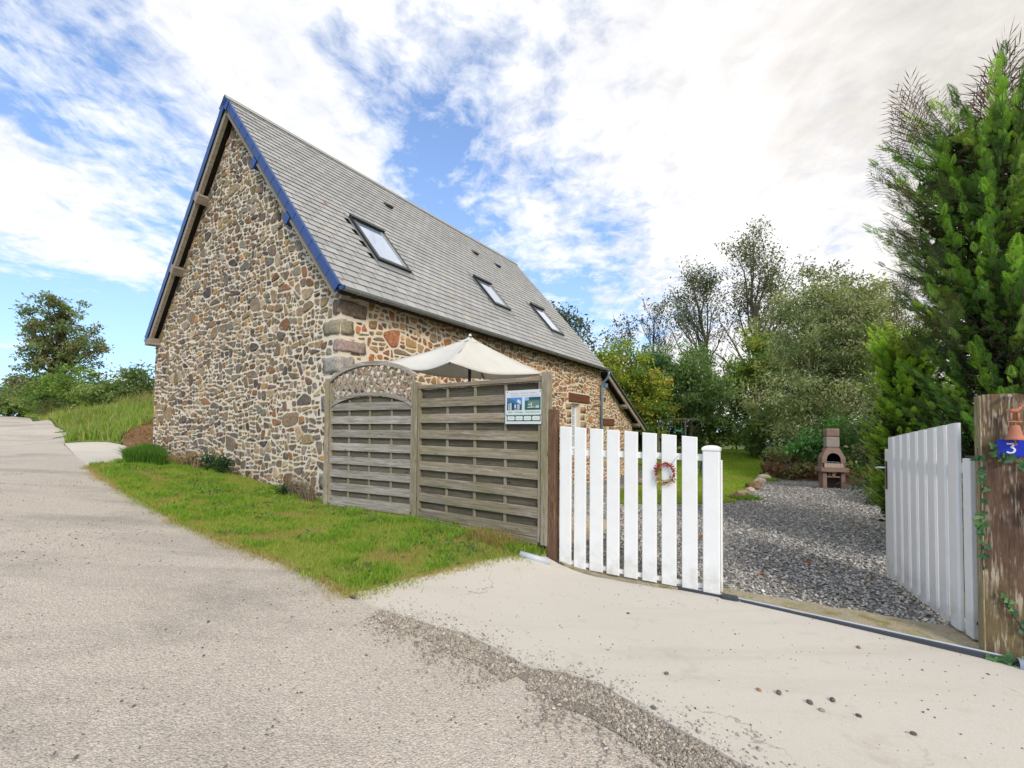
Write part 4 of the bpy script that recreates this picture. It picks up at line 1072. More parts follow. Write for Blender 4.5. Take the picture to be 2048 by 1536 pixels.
# big timber post with number plate, bell and ivy
AP = -.56
tp = thing('timber_post', 'massive old brown sleeper post with blue plate and ivy', 'post', (3.30, 3.17, -.35), AP)
b = MB(); b.box((.0, .0, 0), (.014, .105, 1.92), .005); b.build('mossy_edge', M['moss_timber'], tp)
rngp = random.Random(3); bm = bmesh.new(); bmesh.ops.create_cube(bm, size=1)
for v in bm.verts: v.co = Vector((.0155 if v.co.x < 0 else .40, .006 if v.co.y < 0 else .10, 0 if v.co.z < 0 else 1.93))
bmesh.ops.subdivide_edges(bm, edges=bm.edges[:], cuts=9, use_grid_fill=True)
for v in bm.verts:
    c = v.co
    if c.y < .01: c.y += .010*(fbm(np.array([c.x*30]), np.array([c.z*3]), 3)[0]-.5)
    if c.z > 1.9: c.z += .02*(fbm(np.array([c.x*12]), np.array([c.y*12]), 2)[0]-.6)
me = bpy.data.meshes.new('core'); bm.to_mesh(me); bm.free(); me.materials.append(M['timber']); link(bpy.data.objects.new('core', me), tp)
def on_post(x, z, y=-.004): return Vector((3.30, 3.17, 0))+dirv(AP)*x+Vector((math.sin(-AP), math.cos(AP), 0))*y+Vector((0, 0, z))
pl = thing('number_plate', 'blue house number plate with a white 3 on the timber post', 'house number', on_post(.150, 1.148, -.012), AP)
MB().box((-.066, .0, 0), (.066, .006, .116), .002).build('plate', M['plate'], pl)
pts3 = [(-.020, .030), (.018, .030), (-.002, .006)]; arcp = [(-.002+.021*math.cos(a), -.0135+.0195*math.sin(a)) for a in np.linspace(math.radians(85), math.radians(-145), 14)]
def ribbon(pts, w):
    L_, R_ = [], []
    for i, p in enumerate(pts):
        a = Vector(pts[max(i-1, 0)]); c = Vector(pts[min(i+1, len(pts)-1)]); d = (c-a).normalized(); n = Vector((-d.y, d.x))*w
        L_.append((p[0]+n.x, p[1]+n.y)); R_.append((p[0]-n.x, p[1]-n.y))
    return L_, R_
b = MB()
for seg in ([(-.020, .029), (.021, .029)], [(.021, .031), (.001, .004)], arcp):
    L_, R_ = ribbon(seg, .0052)
    for i in range(len(seg)-1): b.prism([L_[i], L_[i+1], R_[i+1], R_[i]], -.0022, -.0004, lambda a, c, h: (a, h, c+.058))
b.build('numeral', M['white'], pl)
for sx in (-.055, .055): MB().tube([(sx, -.002, .058), (sx, .0, .058)], .004, 8).build('screw', M['black'], pl)
be = thing('clay_bell', 'terracotta bell with a small animal figure hanging above the plate', 'bell', on_post(.160, 1.262, -.055), AP)
MB().lathe([(.0, .100), (.018, .100), (.024, .092), (.028, .07), (.036, .035), (.047, .012), (.052, .0), (.048, .0), (.036, .02), (.026, .06), (.0, .085)], 24).build('bell', M['terracotta'], be, smooth=True)
b = MB(); b.tube([(0, 0, .08), (.0, 0, .02), (.0, 0, -.02)], .004, 6); b.lathe([(.0, -.02), (.008, -.022), (.010, -.03), (.0, -.04)], 10); b.build('clapper', M['terracotta'], be)
b = MB()
b.box((-.038, -.012, .118), (.034, .012, .130), .004)
for x_, y_ in ((-.02, -.006), (-.02, .008), (.016, -.006), (.016, .008)): b.tube([(x_, y_, .128), (x_*.95, y_*.9, .185)], [.006, .007], 7)
b.tube([(-.028, 0, .195), (-.01, 0, .198), (.012, 0, .200), (.024, 0, .214), (.030, 0, .232)], [.010, .015, .014, .010, .008], 9); b.tube([(.026, 0, .232), (.046, 0, .226)], [.010, .006], 8)
b.tube([(-.028, 0, .198), (-.036, 0, .21), (-.038, 0, .18)], .003, 5); b.tube([(.028, -.006, .236), (.026, -.012, .247)], .003, 5); b.tube([(.028, .006, .236), (.026, .012, .247)], .003, 5)
b.tube([(0, 0, .10), (0, 0, .12)], .004, 6); b.build('animal_figure', M['terracotta'], be, smooth=True)
b = MB(); b.tube([(-.022, .05, .300), (-.022, -.004, .302)], .012, 8); b.tube([(-.022, 0, .298), (-.030, 0, .2), (-.026, .0, .12)], .0045, 6); b.build('cord', M['beam'], be)

def leaf_mesh(name, shape, col, mat=M['ivy'], fold=.15):
    n = len(shape); V = [(0, 0, 0)]+[(x, y, fold*abs(x)) for x, y in shape]
    F = [(0, i+1, (i+1) % n+1) for i in range(n)]
    return np_data(name, V, np.array(F), mat, [col]*len(V))
IVY = [(0, -.15), (.22, -.32), (.5, -.18), (.62, .12), (.34, .22), (.30, .5), (0, .95), (-.30, .5), (-.34, .22), (-.62, .12), (-.5, -.18), (-.22, -.32)]
def ivy(label, path, n, seed, size):
    t = thing('ivy_plant', label, 'ivy', path[0], 0, 'ivy on the timber post'); o0 = Vector(path[0]); r = random.Random(seed)
    MB().tube([Vector(p)-o0 for p in path], .004, 5).build('stem', M['bark'], t)
    ms = [leaf_mesh('leaf', IVY, c) for c in ((.045, .12, .04), (.07, .17, .055), (.11, .22, .07), (.035, .085, .04))]
    for i in range(n):
        f = r.random()*(len(path)-1.001); k = int(f); p = Vector(path[k]).lerp(Vector(path[k+1]), f-k)-o0
        o = bpy.data.objects.new('leaf', ms[r.randrange(4)]); link(o, t)
        o.location = p+Vector((r.uniform(-.02, .02), -r.uniform(.006, .03), r.uniform(-.02, .02))); s = size*r.uniform(.6, 1.15); o.scale = (s, s, s)
        o.rotation_euler = (math.radians(90+r.uniform(-35, 20)), r.uniform(-2.6, 2.6), AP+r.uniform(-.5, .5))
ivy('ivy strand climbing the left mossy edge of the timber post', [on_post(.005, .35, -.01), on_post(-.01, .62, -.01), on_post(.0, .9, -.012), on_post(-.012, 1.2, -.01)], 34, 1, .042)
ivy('ivy strand creeping right just under the blue number plate', [on_post(.03, 1.21, -.012), on_post(.09, 1.14, -.014), on_post(.16, 1.12, -.015), on_post(.22, 1.08, -.015)], 13, 2, .040)
ivy('ivy strand low on the timber post running down to the right', [on_post(.07, .22, -.012), on_post(.13, .10, -.012), on_post(.19, -.02, -.014), on_post(.22, -.12, -.014)], 18, 3, .034)
ivy('ivy clump hanging at the right side of the timber post', [on_post(.24, 1.0, -.03), on_post(.23, .85, -.035), on_post(.25, .7, -.03)], 20, 4, .06)
ivy('ivy carpet at the foot of the timber post', [on_post(.0, -.22, -.03), on_post(.12, -.23, -.04), on_post(.3, -.22, -.04)], 26, 5, .045)

# floor strip, stops, pipes
s0, s1 = Vector((1.60, 4.46, 0)), Vector((3.38, 3.065, 0)); d_ = s1-s0
gs = thing('threshold_strip', 'dark blue grey rubber strip along the concrete apron edge', 'strip', (s0.x, s0.y, -.262), math.atan2(d_.y, d_.x))
MB().box((0, -.012, 0), (d_.length, .012, .052), .004).build('strip', M['darkgrey'], gs)
MB().box((0, .0125, .035), (d_.length, .030, .058), .004).build('lip', M['greypipe'], gs)
st = thing('gate_stop', 'small black rubber gate stop at the white gate end post', 'gate stop', (1.99, 4.15, -.245), AG)
MB().box((-.055, -.03, 0), (.085, .03, .055), .012).build('block', M['darkgrey'], st); MB().box((.086, -.02, 0), (.115, .02, .035), .006).build('bracket', M['zinc'], st)
def pipe(label, a, c, r_):
    t = thing('drain_pipe', label, 'pipe', a, 0, 'grey drain pipe ends by the gate posts'); v = Vector(c)-Vector(a); b = MB()
    n = 16; u_ = v.normalized(); s_ = u_.cross(Vector((0, 0, 1))).normalized(); w_ = s_.cross(u_); vs = []; fs = []
    for R_, l in ((r_, 0), (r_, v.length), (r_*.88, v.length), (r_*.88, 0)):
        vs += [u_*l+(s_*math.cos(2*PI*k/n)+w_*math.sin(2*PI*k/n))*R_ for k in range(n)]
    for i in range(4): fs += [(i*n+k, i*n+(k+1) % n, ((i+1) % 4)*n+(k+1) % n, ((i+1) % 4)*n+k) for k in range(n)]
    b.add(vs, fs).build('tube', M['greypipe'], t, smooth=True)
pipe('grey drain pipe end lying at the foot of the brown gate post', G(.10, 5.04, .045), G(.43, 4.98, .045), .035)
pipe('grey drain pipe running right from the foot of the timber post', (3.39, 3.04, -.235), (4.5, 2.35, -.235), .045)

# wreath hanging on the gate
wr = thing('wreath', 'wreath of red berries and cream leaves hanging on white gate', 'wreath', Vector((.551, 5.102, 0))+dirv(AG)*1.165+Vector((0, 0, .885))+Vector((math.sin(AG), -math.cos(AG), 0))*.045, AG)
rw = random.Random(5); b = MB()
for k in range(3): b.tube([((.083+.006*math.sin(5*a+k))*math.cos(a), .006*math.cos(3*a+2*k), (.095+.006*math.cos(4*a+k))*math.sin(a)) for a in np.linspace(0, 2*PI, 30)], .0035, 5)
b.build('twig_ring', M['bark'], wr)
b = MB(); b.tube([(-.07, .0, .07), (-.085, .03, .14), (-.062, .05, .16)], .0018, 5); b.tube([(.055, .0, .085), (.10, .02, .15), (.11, .05, .17)], .0018, 5); b.build('cord', M['bark'], wr)
VL, FL, CL = [], [], []
for i in range(230):
    a = rw.uniform(0, 2*PI); r_ = rw.gauss(1, .13); c = Vector((.085*r_*math.cos(a), rw.uniform(-.022, .004), .097*r_*math.sin(a)))
    low = math.sin(a) < -.25 and abs(math.cos(a)) < .95
    if low and rw.random() < .62: col = (rw.uniform(.42, .58), rw.uniform(.36, .46), rw.uniform(.2, .28)); sz = rw.uniform(.012, .02)
    else: col = (rw.uniform(.30, .50), rw.uniform(.02, .06), rw.uniform(.02, .05)); sz = rw.uniform(.007, .014)
    d = Vector((rw.gauss(0, 1), rw.gauss(0, .5), rw.gauss(0, 1))).normalized(); n = Vector((rw.gauss(0, .4), -1, rw.gauss(0, .4))).normalized(); w_ = d.cross(n).normalized()
    q = len(VL); VL += [c, c+d*sz+w_*sz*.5, c+d*sz*2, c+d*sz-w_*sz*.5]; FL.append((q, q+1, q+2, q+3)); CL += [col]*4
o = np_obj('leaves', VL, np.array(FL), M['leaf'], CL, wr); o['kind'] = 'stuff'

# ------------------------------------------------------------------ parasol behind the fence
R_, F_, L_c, B_, AX = Vector((.575, 8.07, 2.33)), Vector((-.89, 6.24, 2.24)), Vector((-2.11, 7.21, 2.35)), Vector((-.57, 9.05, 2.33)), Vector((-.73, 7.64, 2.87))
base = Vector((AX.x, AX.y, float(gz(AX.x, AX.y))))
pa = thing('parasol', 'open cream square parasol above the board fence', 'parasol', base)
cor = [R_, F_, L_c, B_]
def canopy(c4, apex, n=12, sag=.11, lift=0.):
    VL, FL = [], []
    for i in range(4):
        a, c = c4[i], c4[(i+1) % 4]; q = len(VL)
        for r in range(n+1):
            t = r/n
            for k in range(n+1):
                s_ = k/n; e = a.lerp(c, s_); bow = 4*s_*(1-s_)
                p = apex.lerp(e, t); p = p+Vector((0, 0, -1))*sag*bow*t*t*.85; p = p+(apex-e)*Vector((1, 1, 0))*(.16*bow*t*t)if False else p
                inw = Vector((apex.x-e.x, apex.y-e.y, 0)); p = p+inw*(.13*bow*t*t)
                p.z -= .045*math.sin(PI*t)*(.6+.4*bow)
                p.z += .006*math.sin(9*s_+5*t+i)
                VL.append(p-base+Vector((0, 0, lift)))
        for r in range(n):
            for k in range(n):
                u = q+r*(n+1)+k; FL.append((u, u+1, u+n+2, u+n+1))
    return VL, FL
VL, FL = canopy(cor, AX)
o = np_obj('canopy', VL, np.array(FL), M['canvas'], [(.78, .76, .71)]*len(VL), pa, True)
md = o.modifiers.new('hem', 'SOLIDIFY'); md.thickness = .006
cap = [AX.lerp(c, .15)+Vector((0, 0, .012)) for c in cor]
VL, FL = canopy(cap, AX+Vector((0, 0, .035)), 6, .02)
o = np_obj('vent_cap', VL, np.array(FL), M['canvas'], [(.78, .76, .71)]*len(VL), pa, True); o.modifiers.new('hem', 'SOLIDIFY').thickness = .005
b = MB(); b.tube([(0, 0, 0), (0, 0, AX.z-base.z+.03)], .026, 12); b.build('pole', M['darkgrey'], pa, smooth=True)
MB().tube([(0, 0, AX.z-base.z+.028), (0, 0, AX.z-base.z+.06)], [.03, .015], 10).build('finial', M['white'], pa)
MB().lathe([(.0, 0), (.25, 0), (.25, .06), (.05, .09), (.04, .3), (.0, .3)], 20).build('foot', M['darkgrey'], pa)
hub = Vector((0, 0, AX.z-base.z-.55))
for c in cor:
    e = c-base; b = MB(); b.tube([(0, 0, AX.z-base.z-.05), e+Vector((0, 0, -.03))], .008, 6); rb = b.build('rib', M['darkgrey'], pa)
    MB().tube([hub, Vector((0, 0, AX.z-base.z-.05)).lerp(e+Vector((0, 0, -.03)), .5)], .007, 6).build('strut', M['darkgrey'], rb)

# ------------------------------------------------------------------ masonry barbecue
bb = thing('barbecue', 'brown cast-stone garden barbecue with chimney on the gravel', 'barbecue', G(9.28, 13.05, -.01), math.radians(-22))
for x in (-.34, .22): MB().box((x, -.26, 0), (x+.13, .28, .505), .012).build('leg', M['bbq'], bb)
bb.scale = (.79, .88, 1)
MB().box((-.21, -.22, .33), (.22, .26, .375), .008).build('shelf', M['bbq'], bb)
MB().box((-.21, .22, 0), (.22, .26, .33), .008).build('back_panel', M['bbq'], bb)
bx = MB(); pts = []
n = 10
slab_p = [(-.47, -.28), (-.40, -.36), (.38, -.36), (.47, -.27), (.47, .26), (.40, .32), (-.40, .32), (-.47, .26)]
MB().prism(slab_p, .506, .612, lambda a, c, h: (a, c, h)).build('table_slab', M['bbq'], bb)
ov = MB()
for x0, x1 in ((-.36, -.29), (.29, .36)): ov.box((x0, -.21, .613), (x1, .27, .885), .006)
ov.box((-.288, .20, .613), (.288, .27, .885), .006)
ov.build('oven_wall', M['bbq'], bb)
arch = [(-.215, .745)]+[(.215*math.cos(a), .845+.19*math.sin(a)) for a in np.linspace(PI, 0, 13)]+[(.215, .745)]
of = [(-.36, .613), (-.36, .885), (-.20, 1.19), (.20, 1.19), (.36, .885), (.36, .613)]
b = MB(); V = []; F = []
yf = lambda z: -.275+max(0, z-.885)*.28
ring_o = [(-.36, .745), (-.36, .885), (-.30, 1.0), (-.26, 1.075), (-.22, 1.15), (-.16, 1.19), (-.08, 1.19), (0, 1.19), (.08, 1.19), (.16, 1.19), (.22, 1.15), (.26, 1.075), (.30, 1.0), (.36, .885), (.36, .745)]
ring_i = arch
for dy in (0, .06):
    V += [(x, yf(z)+dy, z) for x, z in ring_o]+[(x, yf(z)+dy, z) for x, z in ring_i]
k = len(ring_o); assert len(ring_i) == k
for i in range(k-1):
    F += [(i, i+1, k+i+1, k+i), (2*k+i, 3*k+i, 3*k+i+1, 2*k+i+1), (k+i, k+i+1, 3*k+i+1, 3*k+i), (i, 2*k+i, 2*k+i+1, i+1)]
b.add(V, F); b.build('arched_front', M['bbq'], bb)
b = MB(); b.add([(-.36, -.21, .886), (.36, -.21, .886), (.36, .27, .886), (-.36, .27, .886), (-.20, -.185, 1.19), (.20, -.185, 1.19), (.20, .17, 1.19), (-.20, .17, 1.19)], [(1, 2, 6, 5), (2, 3, 7, 6), (3, 0, 4, 7)]); b.build('hood', M['bbq'], bb)
b = MB(); b.box((-.286, .12, .615), (.286, .195, 1.1)); b.box((-.21, -.15, .62), (.21, .11, .66)); b.build('fire_chamber', M['soot'], bb)
for i in range(6): MB().box((-.285+.0955*i, -.27, .614), (-.285+.0955*i+.0935, -.215, .740), .006).build('fire_brick', M['brick'], bb)
b = MB()
for i in range(9): b.tube([(-.2+.05*i, -.22, .775), (-.2+.05*i, .1, .775)], .004, 5)
b.tube([(-.21, -.22, .775), (.21, -.22, .775)], .006, 6); b.tube([(.06, -.22, .775), (.06, -.34, .765)], .007, 6); b.build('grill', M['steel'], bb)
b = MB(); b.box((-.205, -.185, 1.192), (.205, .175, 1.495), .02); b.build('chimney', M['bbq2'], bb)
b = MB(); b.box((-.207, -.19, 1.50), (.207, .18, 1.735), .03); cp_ = b.build('chimney_cap', M['bbq'], bb)
MB().tube([(.2075, -.0, 1.59), (.209, -.0, 1.59)], .075, 16).build('smoke_hole', M['soot'], bb)  # flat dark disc, the shaded depth of the hole put into its colour
for x, c in ((-.10, 'bark'), (-.02, 'log')): pass
for x, mt in ((-.10, M['bark']), (.0, M['log'])):
    t = thing('firewood_log', 'short brown log lying under the barbecue slab' if x < -.05 else 'pale sawn log lying under the barbecue slab', 'log', (0, 0, 0)); t.location = bb.matrix_basis @ Vector((x, .0, .42)) if False else Vector(G(9.28, 13.05, -.01))+Matrix.Rotation(math.radians(-22), 3, 'Z') @ Vector((x, -.05, .418)); t.rotation_euler = (0, 0, math.radians(-22))
    MB().tube([(0, -.16, 0), (0, .12, 0)], .042, 10).build('wood', mt, t)

# ------------------------------------------------------------------ garden chair on the lawn, swing set
gc = thing('garden_chair', 'slate blue plastic garden armchair standing on the lawn', 'chair', G(7.75, 18.4, .02), math.radians(-62))
for x in (-.24, .24):
    for y0, z1 in ((-.24, .42), (.24, .42)): MB().tube([(x*1.12, y0*1.12, 0), (x, y0, z1)], [.022, .028], 8).build('leg', M['chair'], gc)
    b = MB(); b.tube([(x*1.1, -.25, .40), (x*1.18, -.25, .62), (x*1.18, -.15, .655), (x*1.15, .1, .66), (x*1.08, .27, .68)], .024, 8); b.build('armrest', M['chair'], gc, smooth=True)
MB().box((-.25, -.27, .40), (.25, .25, .435), .012).build('seat', M['chair'], gc)
for i in range(6):
    x = -.20+.08*i; b = MB(); b.prism([(.23, .43), (.26, .43), (.36, .90), (.335, .90)], x-.032, x+.032, lambda a, c, h: (h, a, c)); b.build('back_slat', M['chair'], gc)
b = MB(); b.prism([(.335, .89), (.362, .89), (.37, .96), (.345, .96)], -.26, .26, lambda a, c, h: (h, a, c)); b.build('back_rail', M['chair'], gc)

sx0, sx1, sy, sz = 8.72, 11.15, 27., 2.03
sb = float(gz(9.8, 27))
sw = thing('swing_set', 'wooden A-frame swing set at the back of the lawn', 'swing set', (8.8, sy, sb))
zt_ = sz-sb
MB().tube([(-.10, 0, zt_), (sx1-8.8, -.15, zt_-.02)], .05, 8).build('beam', M['log'], sw)
for x in (.02, 1.62):
    for y in (-.95, .95): MB().tube([(x+(-.28 if y < 0 else .25), y, .0), (x, 0, zt_+.06)], .05, 8).build('leg', M['log'], sw)
for x in (.28, .66): MB().tube([(x, 0, zt_-.04), (x, 0, .55)], .014, 5).build('rope', M['rope'], sw)
MB().box((.24, -.12, .50), (.70, .12, .54), .01).build('swing_seat', M['greenmetal'], sw)
gl = thing('swing_glider', 'mint green plastic glider seat hanging from the swing beam', 'swing seat', (8.8+1.2, sy-.05, sb+zt_-.75))
for x in (-.20, .20): MB().tube([(x, 0, .25), (x, .04, .72)], .012, 5).build('rope', M['rope'], gl)
b = MB(); b.tube([(-.23, 0, .23), (-.17, 0, .08), (0, 0, .03), (.17, 0, .08), (.23, 0, .23)], [.03, .05, .05, .05, .03], 8); b.box((-.2, -.06, .0), (.2, .06, .05), .02)
for sx in (-.22, .22): b.tube([(sx+.06*math.cos(a), 0, -.03+.07*math.sin(a)) for a in np.linspace(0, 2*PI, 14)], .022, 6)
b.build('frame', M['mint'], gl, smooth=True)

# green mesh fence end post and leaning sticks
mp = thing('mesh_fence', 'green metal fence post with wire mesh beyond the lawn edge', 'fence', G(10.63, 18.72), math.radians(48))
hh = 1.28
for x in (0, .95, 1.9, 2.85): MB().tube([(x, 0, 0), (x, 0, hh)], .03, 8).build('post', M['greenmetal'], mp)
MB().tube([(.02, 0, .95), (.8, -.05, .02)], .02, 6).build('brace', M['greenmetal'], mp)
for i in range(12): MB().tube([(0, .02, .1+.1*i), (2.85, .02, .1+.1*i)], .004, 4).build('wire', M['greenmetal'], mp)
for i in range(28): MB().tube([(.1*i+.05, .025, .05), (.1*i+.05, .025, hh-.05)], .004, 4).build('wire', M['greenmetal'], mp)
ss = thing('leaning_stake', 'thin grey stake leaning in the bushes right of the barbecue', 'stake', G(11.8, 14.48))
MB().tube([(.1, 0, 0), (-.08, .05, .95)], .022, 6).build('stick', M['beam'], ss)
ss = thing('leaning_stick', 'brown stick leaning against the green fence post', 'stick', G(10.9, 17.6))
MB().tube([(.1, -.2, .0), (-.3, .5, .75)], .025, 6).build('stick', M['bark'], ss)
# ------------------------------------------------------------------ vegetation
def unit(v): return v/np.maximum(np.linalg.norm(v, axis=-1, keepdims=True), 1e-9)

def leaf_quads(P, L_, wr, rs, up=.5, out=None, droop=0.):
    n = len(P); d = rs.normal(size=(n, 3)); d[:, 2] -= droop
    if out is not None: d = d+out
    d = unit(d); nn = rs.normal(size=(n, 3)); nn[:, 2] = np.abs(nn[:, 2])+up
    w = unit(np.cross(d, nn)); l = (L_*rs.uniform(.6, 1.3, n))[:, None]
    nn = unit(np.cross(w, d))
    m = P+d*l*.45; V = np.stack([P, m+w*l*wr*.5+nn*l*.06, P+d*l-nn*l*.05, m-w*l*wr*.5+nn*l*.06], 1).reshape(-1, 3)
    i = np.arange(n)*4; return V, np.c_[i, i+1, i+2, i+3]

def mixcol(cols, n, rs, v=.22):
    c = np.array(cols)[rs.randint(0, len(cols), n)]; return np.clip(c*rs.uniform(1-v, 1+v, (n, 1)), 0, 1)

def tree(name, label, cat, base, blobs, nleaf, leaf, cols, seed, trunk=(.16, .5), wr=.5, clump=.42, up=.5, droop=0., limbs=26, mat='bark', group=None, surf=.45, lean=(0, 0)):
    """blobs: (x, y, z, rx, ry, rz, weight) in world coordinates; leaves gather in clumps at the ends of limbs"""
    rs = np.random.RandomState(seed); rg = random.Random(seed)
    t = thing(name, label, cat, base, 0, group); B = np.array(base)
    bl = np.array([b[:6] for b in blobs]); wt = np.array([b[6] if len(b) > 6 else b[3]*b[4]*b[5] for b in blobs]); wt = wt/wt.sum()
    nc = max(24, nleaf//70); k = rs.choice(len(bl), nc, p=wt)
    d = unit(rs.normal(size=(nc, 3))); r = rs.rand(nc)**surf
    C = bl[k, :3]+d*r[:, None]*bl[k, 3:6]
    C = C[C[:, 2] > base[2]+.15]; nc = len(C)
    cs = clump*rs.uniform(.55, 1.35, nc); own = rs.randint(0, nc, nleaf)
    off = rs.normal(size=(nleaf, 3))*np.array([1, 1, .62]); P = C[own]+off*cs[own][:, None]*.62
    P[:, 2] -= droop*.5*np.abs(off[:, 0])*cs[own]
    V, F = leaf_quads(P-B, leaf, wr, rs, up, unit(off)*.8, droop)
    cc = mixcol(cols, nc, rs, .18)[own]*rs.uniform(.8, 1.2, (nleaf, 1))
    np_obj('crown', V, F, M['leaf'], np.repeat(cc, 4, 0), t)
    b = MB(); top = C[np.argmax(C[:, 2])]; r0, fr = trunk
    hub = bl[:, :3].mean(0); pts = [Vector((0, 0, -.2))]
    m = 7; tp_ = Vector((hub[0]-B[0]+lean[0], hub[1]-B[1]+lean[1], (top[2]-B[2])*.9))
    for i in range(1, m+1):
        f = i/m; pts.append(Vector((tp_.x*f**1.4+rg.uniform(-.06, .06)*(i < m), tp_.y*f**1.4+rg.uniform(-.06, .06), tp_.z*f)))
    b.tube(pts, [r0*(1-.86*i/m) for i in range(m+1)], 7)
    for i in rs.choice(nc, min(limbs, nc), replace=False):
        e = Vector(C[i]-B); f = min(.9, max(fr*.5, (e.z/max(tp_.z, .1))*rg.uniform(.4, .75))); q = f*m; a = pts[int(q)].lerp(pts[min(int(q)+1, m)], q-int(q))
        mid = a.lerp(e, .5)+Vector((rg.uniform(-.2, .2), rg.uniform(-.2, .2), rg.uniform(0, .3)*(e-a).length*.4)); rr = r0*.42*(1-f*.6)
        b.tube([a, a.lerp(mid, .55)+Vector((0, 0, .05)), mid, mid.lerp(e, .6), e], [rr, rr*.75, rr*.55, rr*.32, rr*.12], 5, caps=False)
    b.build('trunk', M[mat], t, smooth=True)
    return t

def twig_tree(name, label, cat, base, height, spread, seed, nl, leaf, cols, r0=.2, levels=3, up_bias=.55, first=.3, leaf_from=.4, mat='barklight', group=None, clump=.3, fan=10):
    """sparse tree: recursive limbs and twigs, small leaf tufts only near some ends"""
    rg = random.Random(seed); rs = np.random.RandomState(seed); t = thing(name, label, cat, base, 0, group)
    b = MB(); tips = []
    def grow(p, d, l, r, lev):
        pts = [p]; n = 5 if lev < 2 else 3; dd = d.copy()
        for i in range(n):
            dd = (dd+Vector((rg.gauss(0, .13), rg.gauss(0, .13), rg.gauss(.05, .09)))).normalized(); pts.append(pts[-1]+dd*l/n)
        b.tube(pts, [max(.007, r*(1-.75*i/n)) for i in range(n+1)], 6 if lev == 0 else (5 if lev == 1 else 3), caps=False)
        if lev == levels: tips.append(pts[-1]); tips.append(pts[-2]); return
        m = fan if lev == 0 else (7 if lev == 1 else 4)
        for i in range(m):
            f = (first if lev == 0 else .25)+(1-(first if lev == 0 else .25))*(i+rg.random())/m; q = min(f*n, n-.01); a = pts[int(q)].lerp(pts[int(q)+1], q-int(q))
            az = rg.uniform(0, 2*PI); side = Vector((math.cos(az), math.sin(az), 0)); nd = (dd*up_bias+side*rg.uniform(.55, 1.)*(1 if lev else spread)+Vector((0, 0, .28))).normalized()
            grow(a, nd, l*rg.uniform(.34, .52)*(1.15-.4*f), r*.42*(1-.5*f), lev+1)
        tips.append(pts[-1])
    grow(Vector((0, 0, -.2)), Vector((rg.uniform(-.05, .05), 0, 1)), height*.78, r0, 0)
    b.build('trunk', M[mat], t, smooth=True)
    T = np.array([tuple(x) for x in tips]); T = T[T[:, 2] > height*leaf_from]
    pr = np.clip((T[:, 2]/height)**2.2*(.35+fbm(T[:, 0]*.8+seed, T[:, 2]*.8, 2)), .01, None)
    own = rs.choice(len(T), nl, p=pr/pr.sum()); P = T[own]+rs.normal(size=(nl, 3))*clump*np.array([1, 1, .8])*.5
    V, F = leaf_quads(P, leaf, .42, rs, .2, None, .35)
    np_obj('crown', V, F, M['leaf'], np.repeat(mixcol(cols, nl, rs, .3), 4, 0), t)
    return t

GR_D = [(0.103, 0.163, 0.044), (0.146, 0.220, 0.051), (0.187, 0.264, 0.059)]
GR_M = [(0.156, 0.262, 0.058), (0.210, 0.323, 0.067), (0.127, 0.213, 0.058), (0.253, 0.359, 0.087)]
GR_Y = [(0.315, 0.388, 0.050), (0.396, 0.430, 0.058), (0.233, 0.315, 0.050), (0.466, 0.441, 0.083)]
GR_W = [(0.237, 0.295, 0.134), (0.319, 0.365, 0.173), (0.178, 0.235, 0.103), (0.427, 0.449, 0.246), (0.130, 0.189, 0.078)]
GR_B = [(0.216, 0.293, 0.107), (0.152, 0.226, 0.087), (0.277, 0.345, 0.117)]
gb = lambda x, y: (x, y, float(gz(x, y))-.05)
# far left, beyond the lane
tree('ash_tree', 'tall airy ash standing alone beyond the lane bend', 'tree', gb(-45.6, 45), [(-45.6, 45, 12.3, 2.9, 3.0, 2.5), (-47.0, 45, 10.0, 2.5, 2.5, 2.0), (-43.6, 45, 10.2, 2.9, 2, 1.7), (-45.0, 44.5, 8.0, 3.6, 3, 1.6), (-41.6, 45, 9.2, 1.5, 1.6, .8), (-47.5, 44, 5.6, 2.2, 2.4, 2.0), (-48.6, 45, 8.0, 1.4, 1.4, 1.0)], 12500, .30, [(0.183, 0.240, 0.099), (0.220, 0.276, 0.121), (0.146, 0.192, 0.083), (0.268, 0.264, 0.132)], 21, (.42, .5), .5, .46, limbs=80, surf=.55)
tree('bush', 'rounded green bush below the tall ash at the lane', 'bush', gb(-35.6, 36), [(-35.2, 36, 4.3, 2.3, 2, 1.9), (-36.8, 36, 3.2, 1.6, 1.6, 1.3)], 7500, .24, GR_M, 22, (.14, .2), .5, .42, up=.9)
for i, (x, y, z, rx, rz, lab) in enumerate(((-27.6, 30.4, 3.6, 1.7, 1.5, 'dark green hedge bush right of the rounded lane bush'), (-25.0, 30, 3.9, 1.8, 1.5, 'tall dark hedge bush just left of the stone gable'), (-22.2, 30.6, 3.8, 1.9, 1.5, 'dark hedge bush half hidden behind the stone gable'))):
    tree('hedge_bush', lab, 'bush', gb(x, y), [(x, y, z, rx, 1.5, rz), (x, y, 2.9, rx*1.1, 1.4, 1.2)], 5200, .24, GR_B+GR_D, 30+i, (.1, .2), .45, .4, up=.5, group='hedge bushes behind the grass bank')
tree('dark_bush', 'dark bush at the far left edge of the lane', 'bush', gb(-55.5, 49.5), [(-56.5, 50, 4.6, 3.2, 2.5, 2), (-53.2, 48.6, 3.4, 2.2, 2, 1.4)], 6000, .34, GR_B+GR_D, 37, (.15, .2), .5, .5)
tree('low_shrub', 'low olive shrub on the grass bank below the ash', 'shrub', gb(-32.6, 31.8), [(-32.6, 31.8, 2.45, 1.5, 1, .55)], 1600, .16, [(.12, .13, .05), (.10, .11, .04)], 38, (.05, .2), .4, .3)
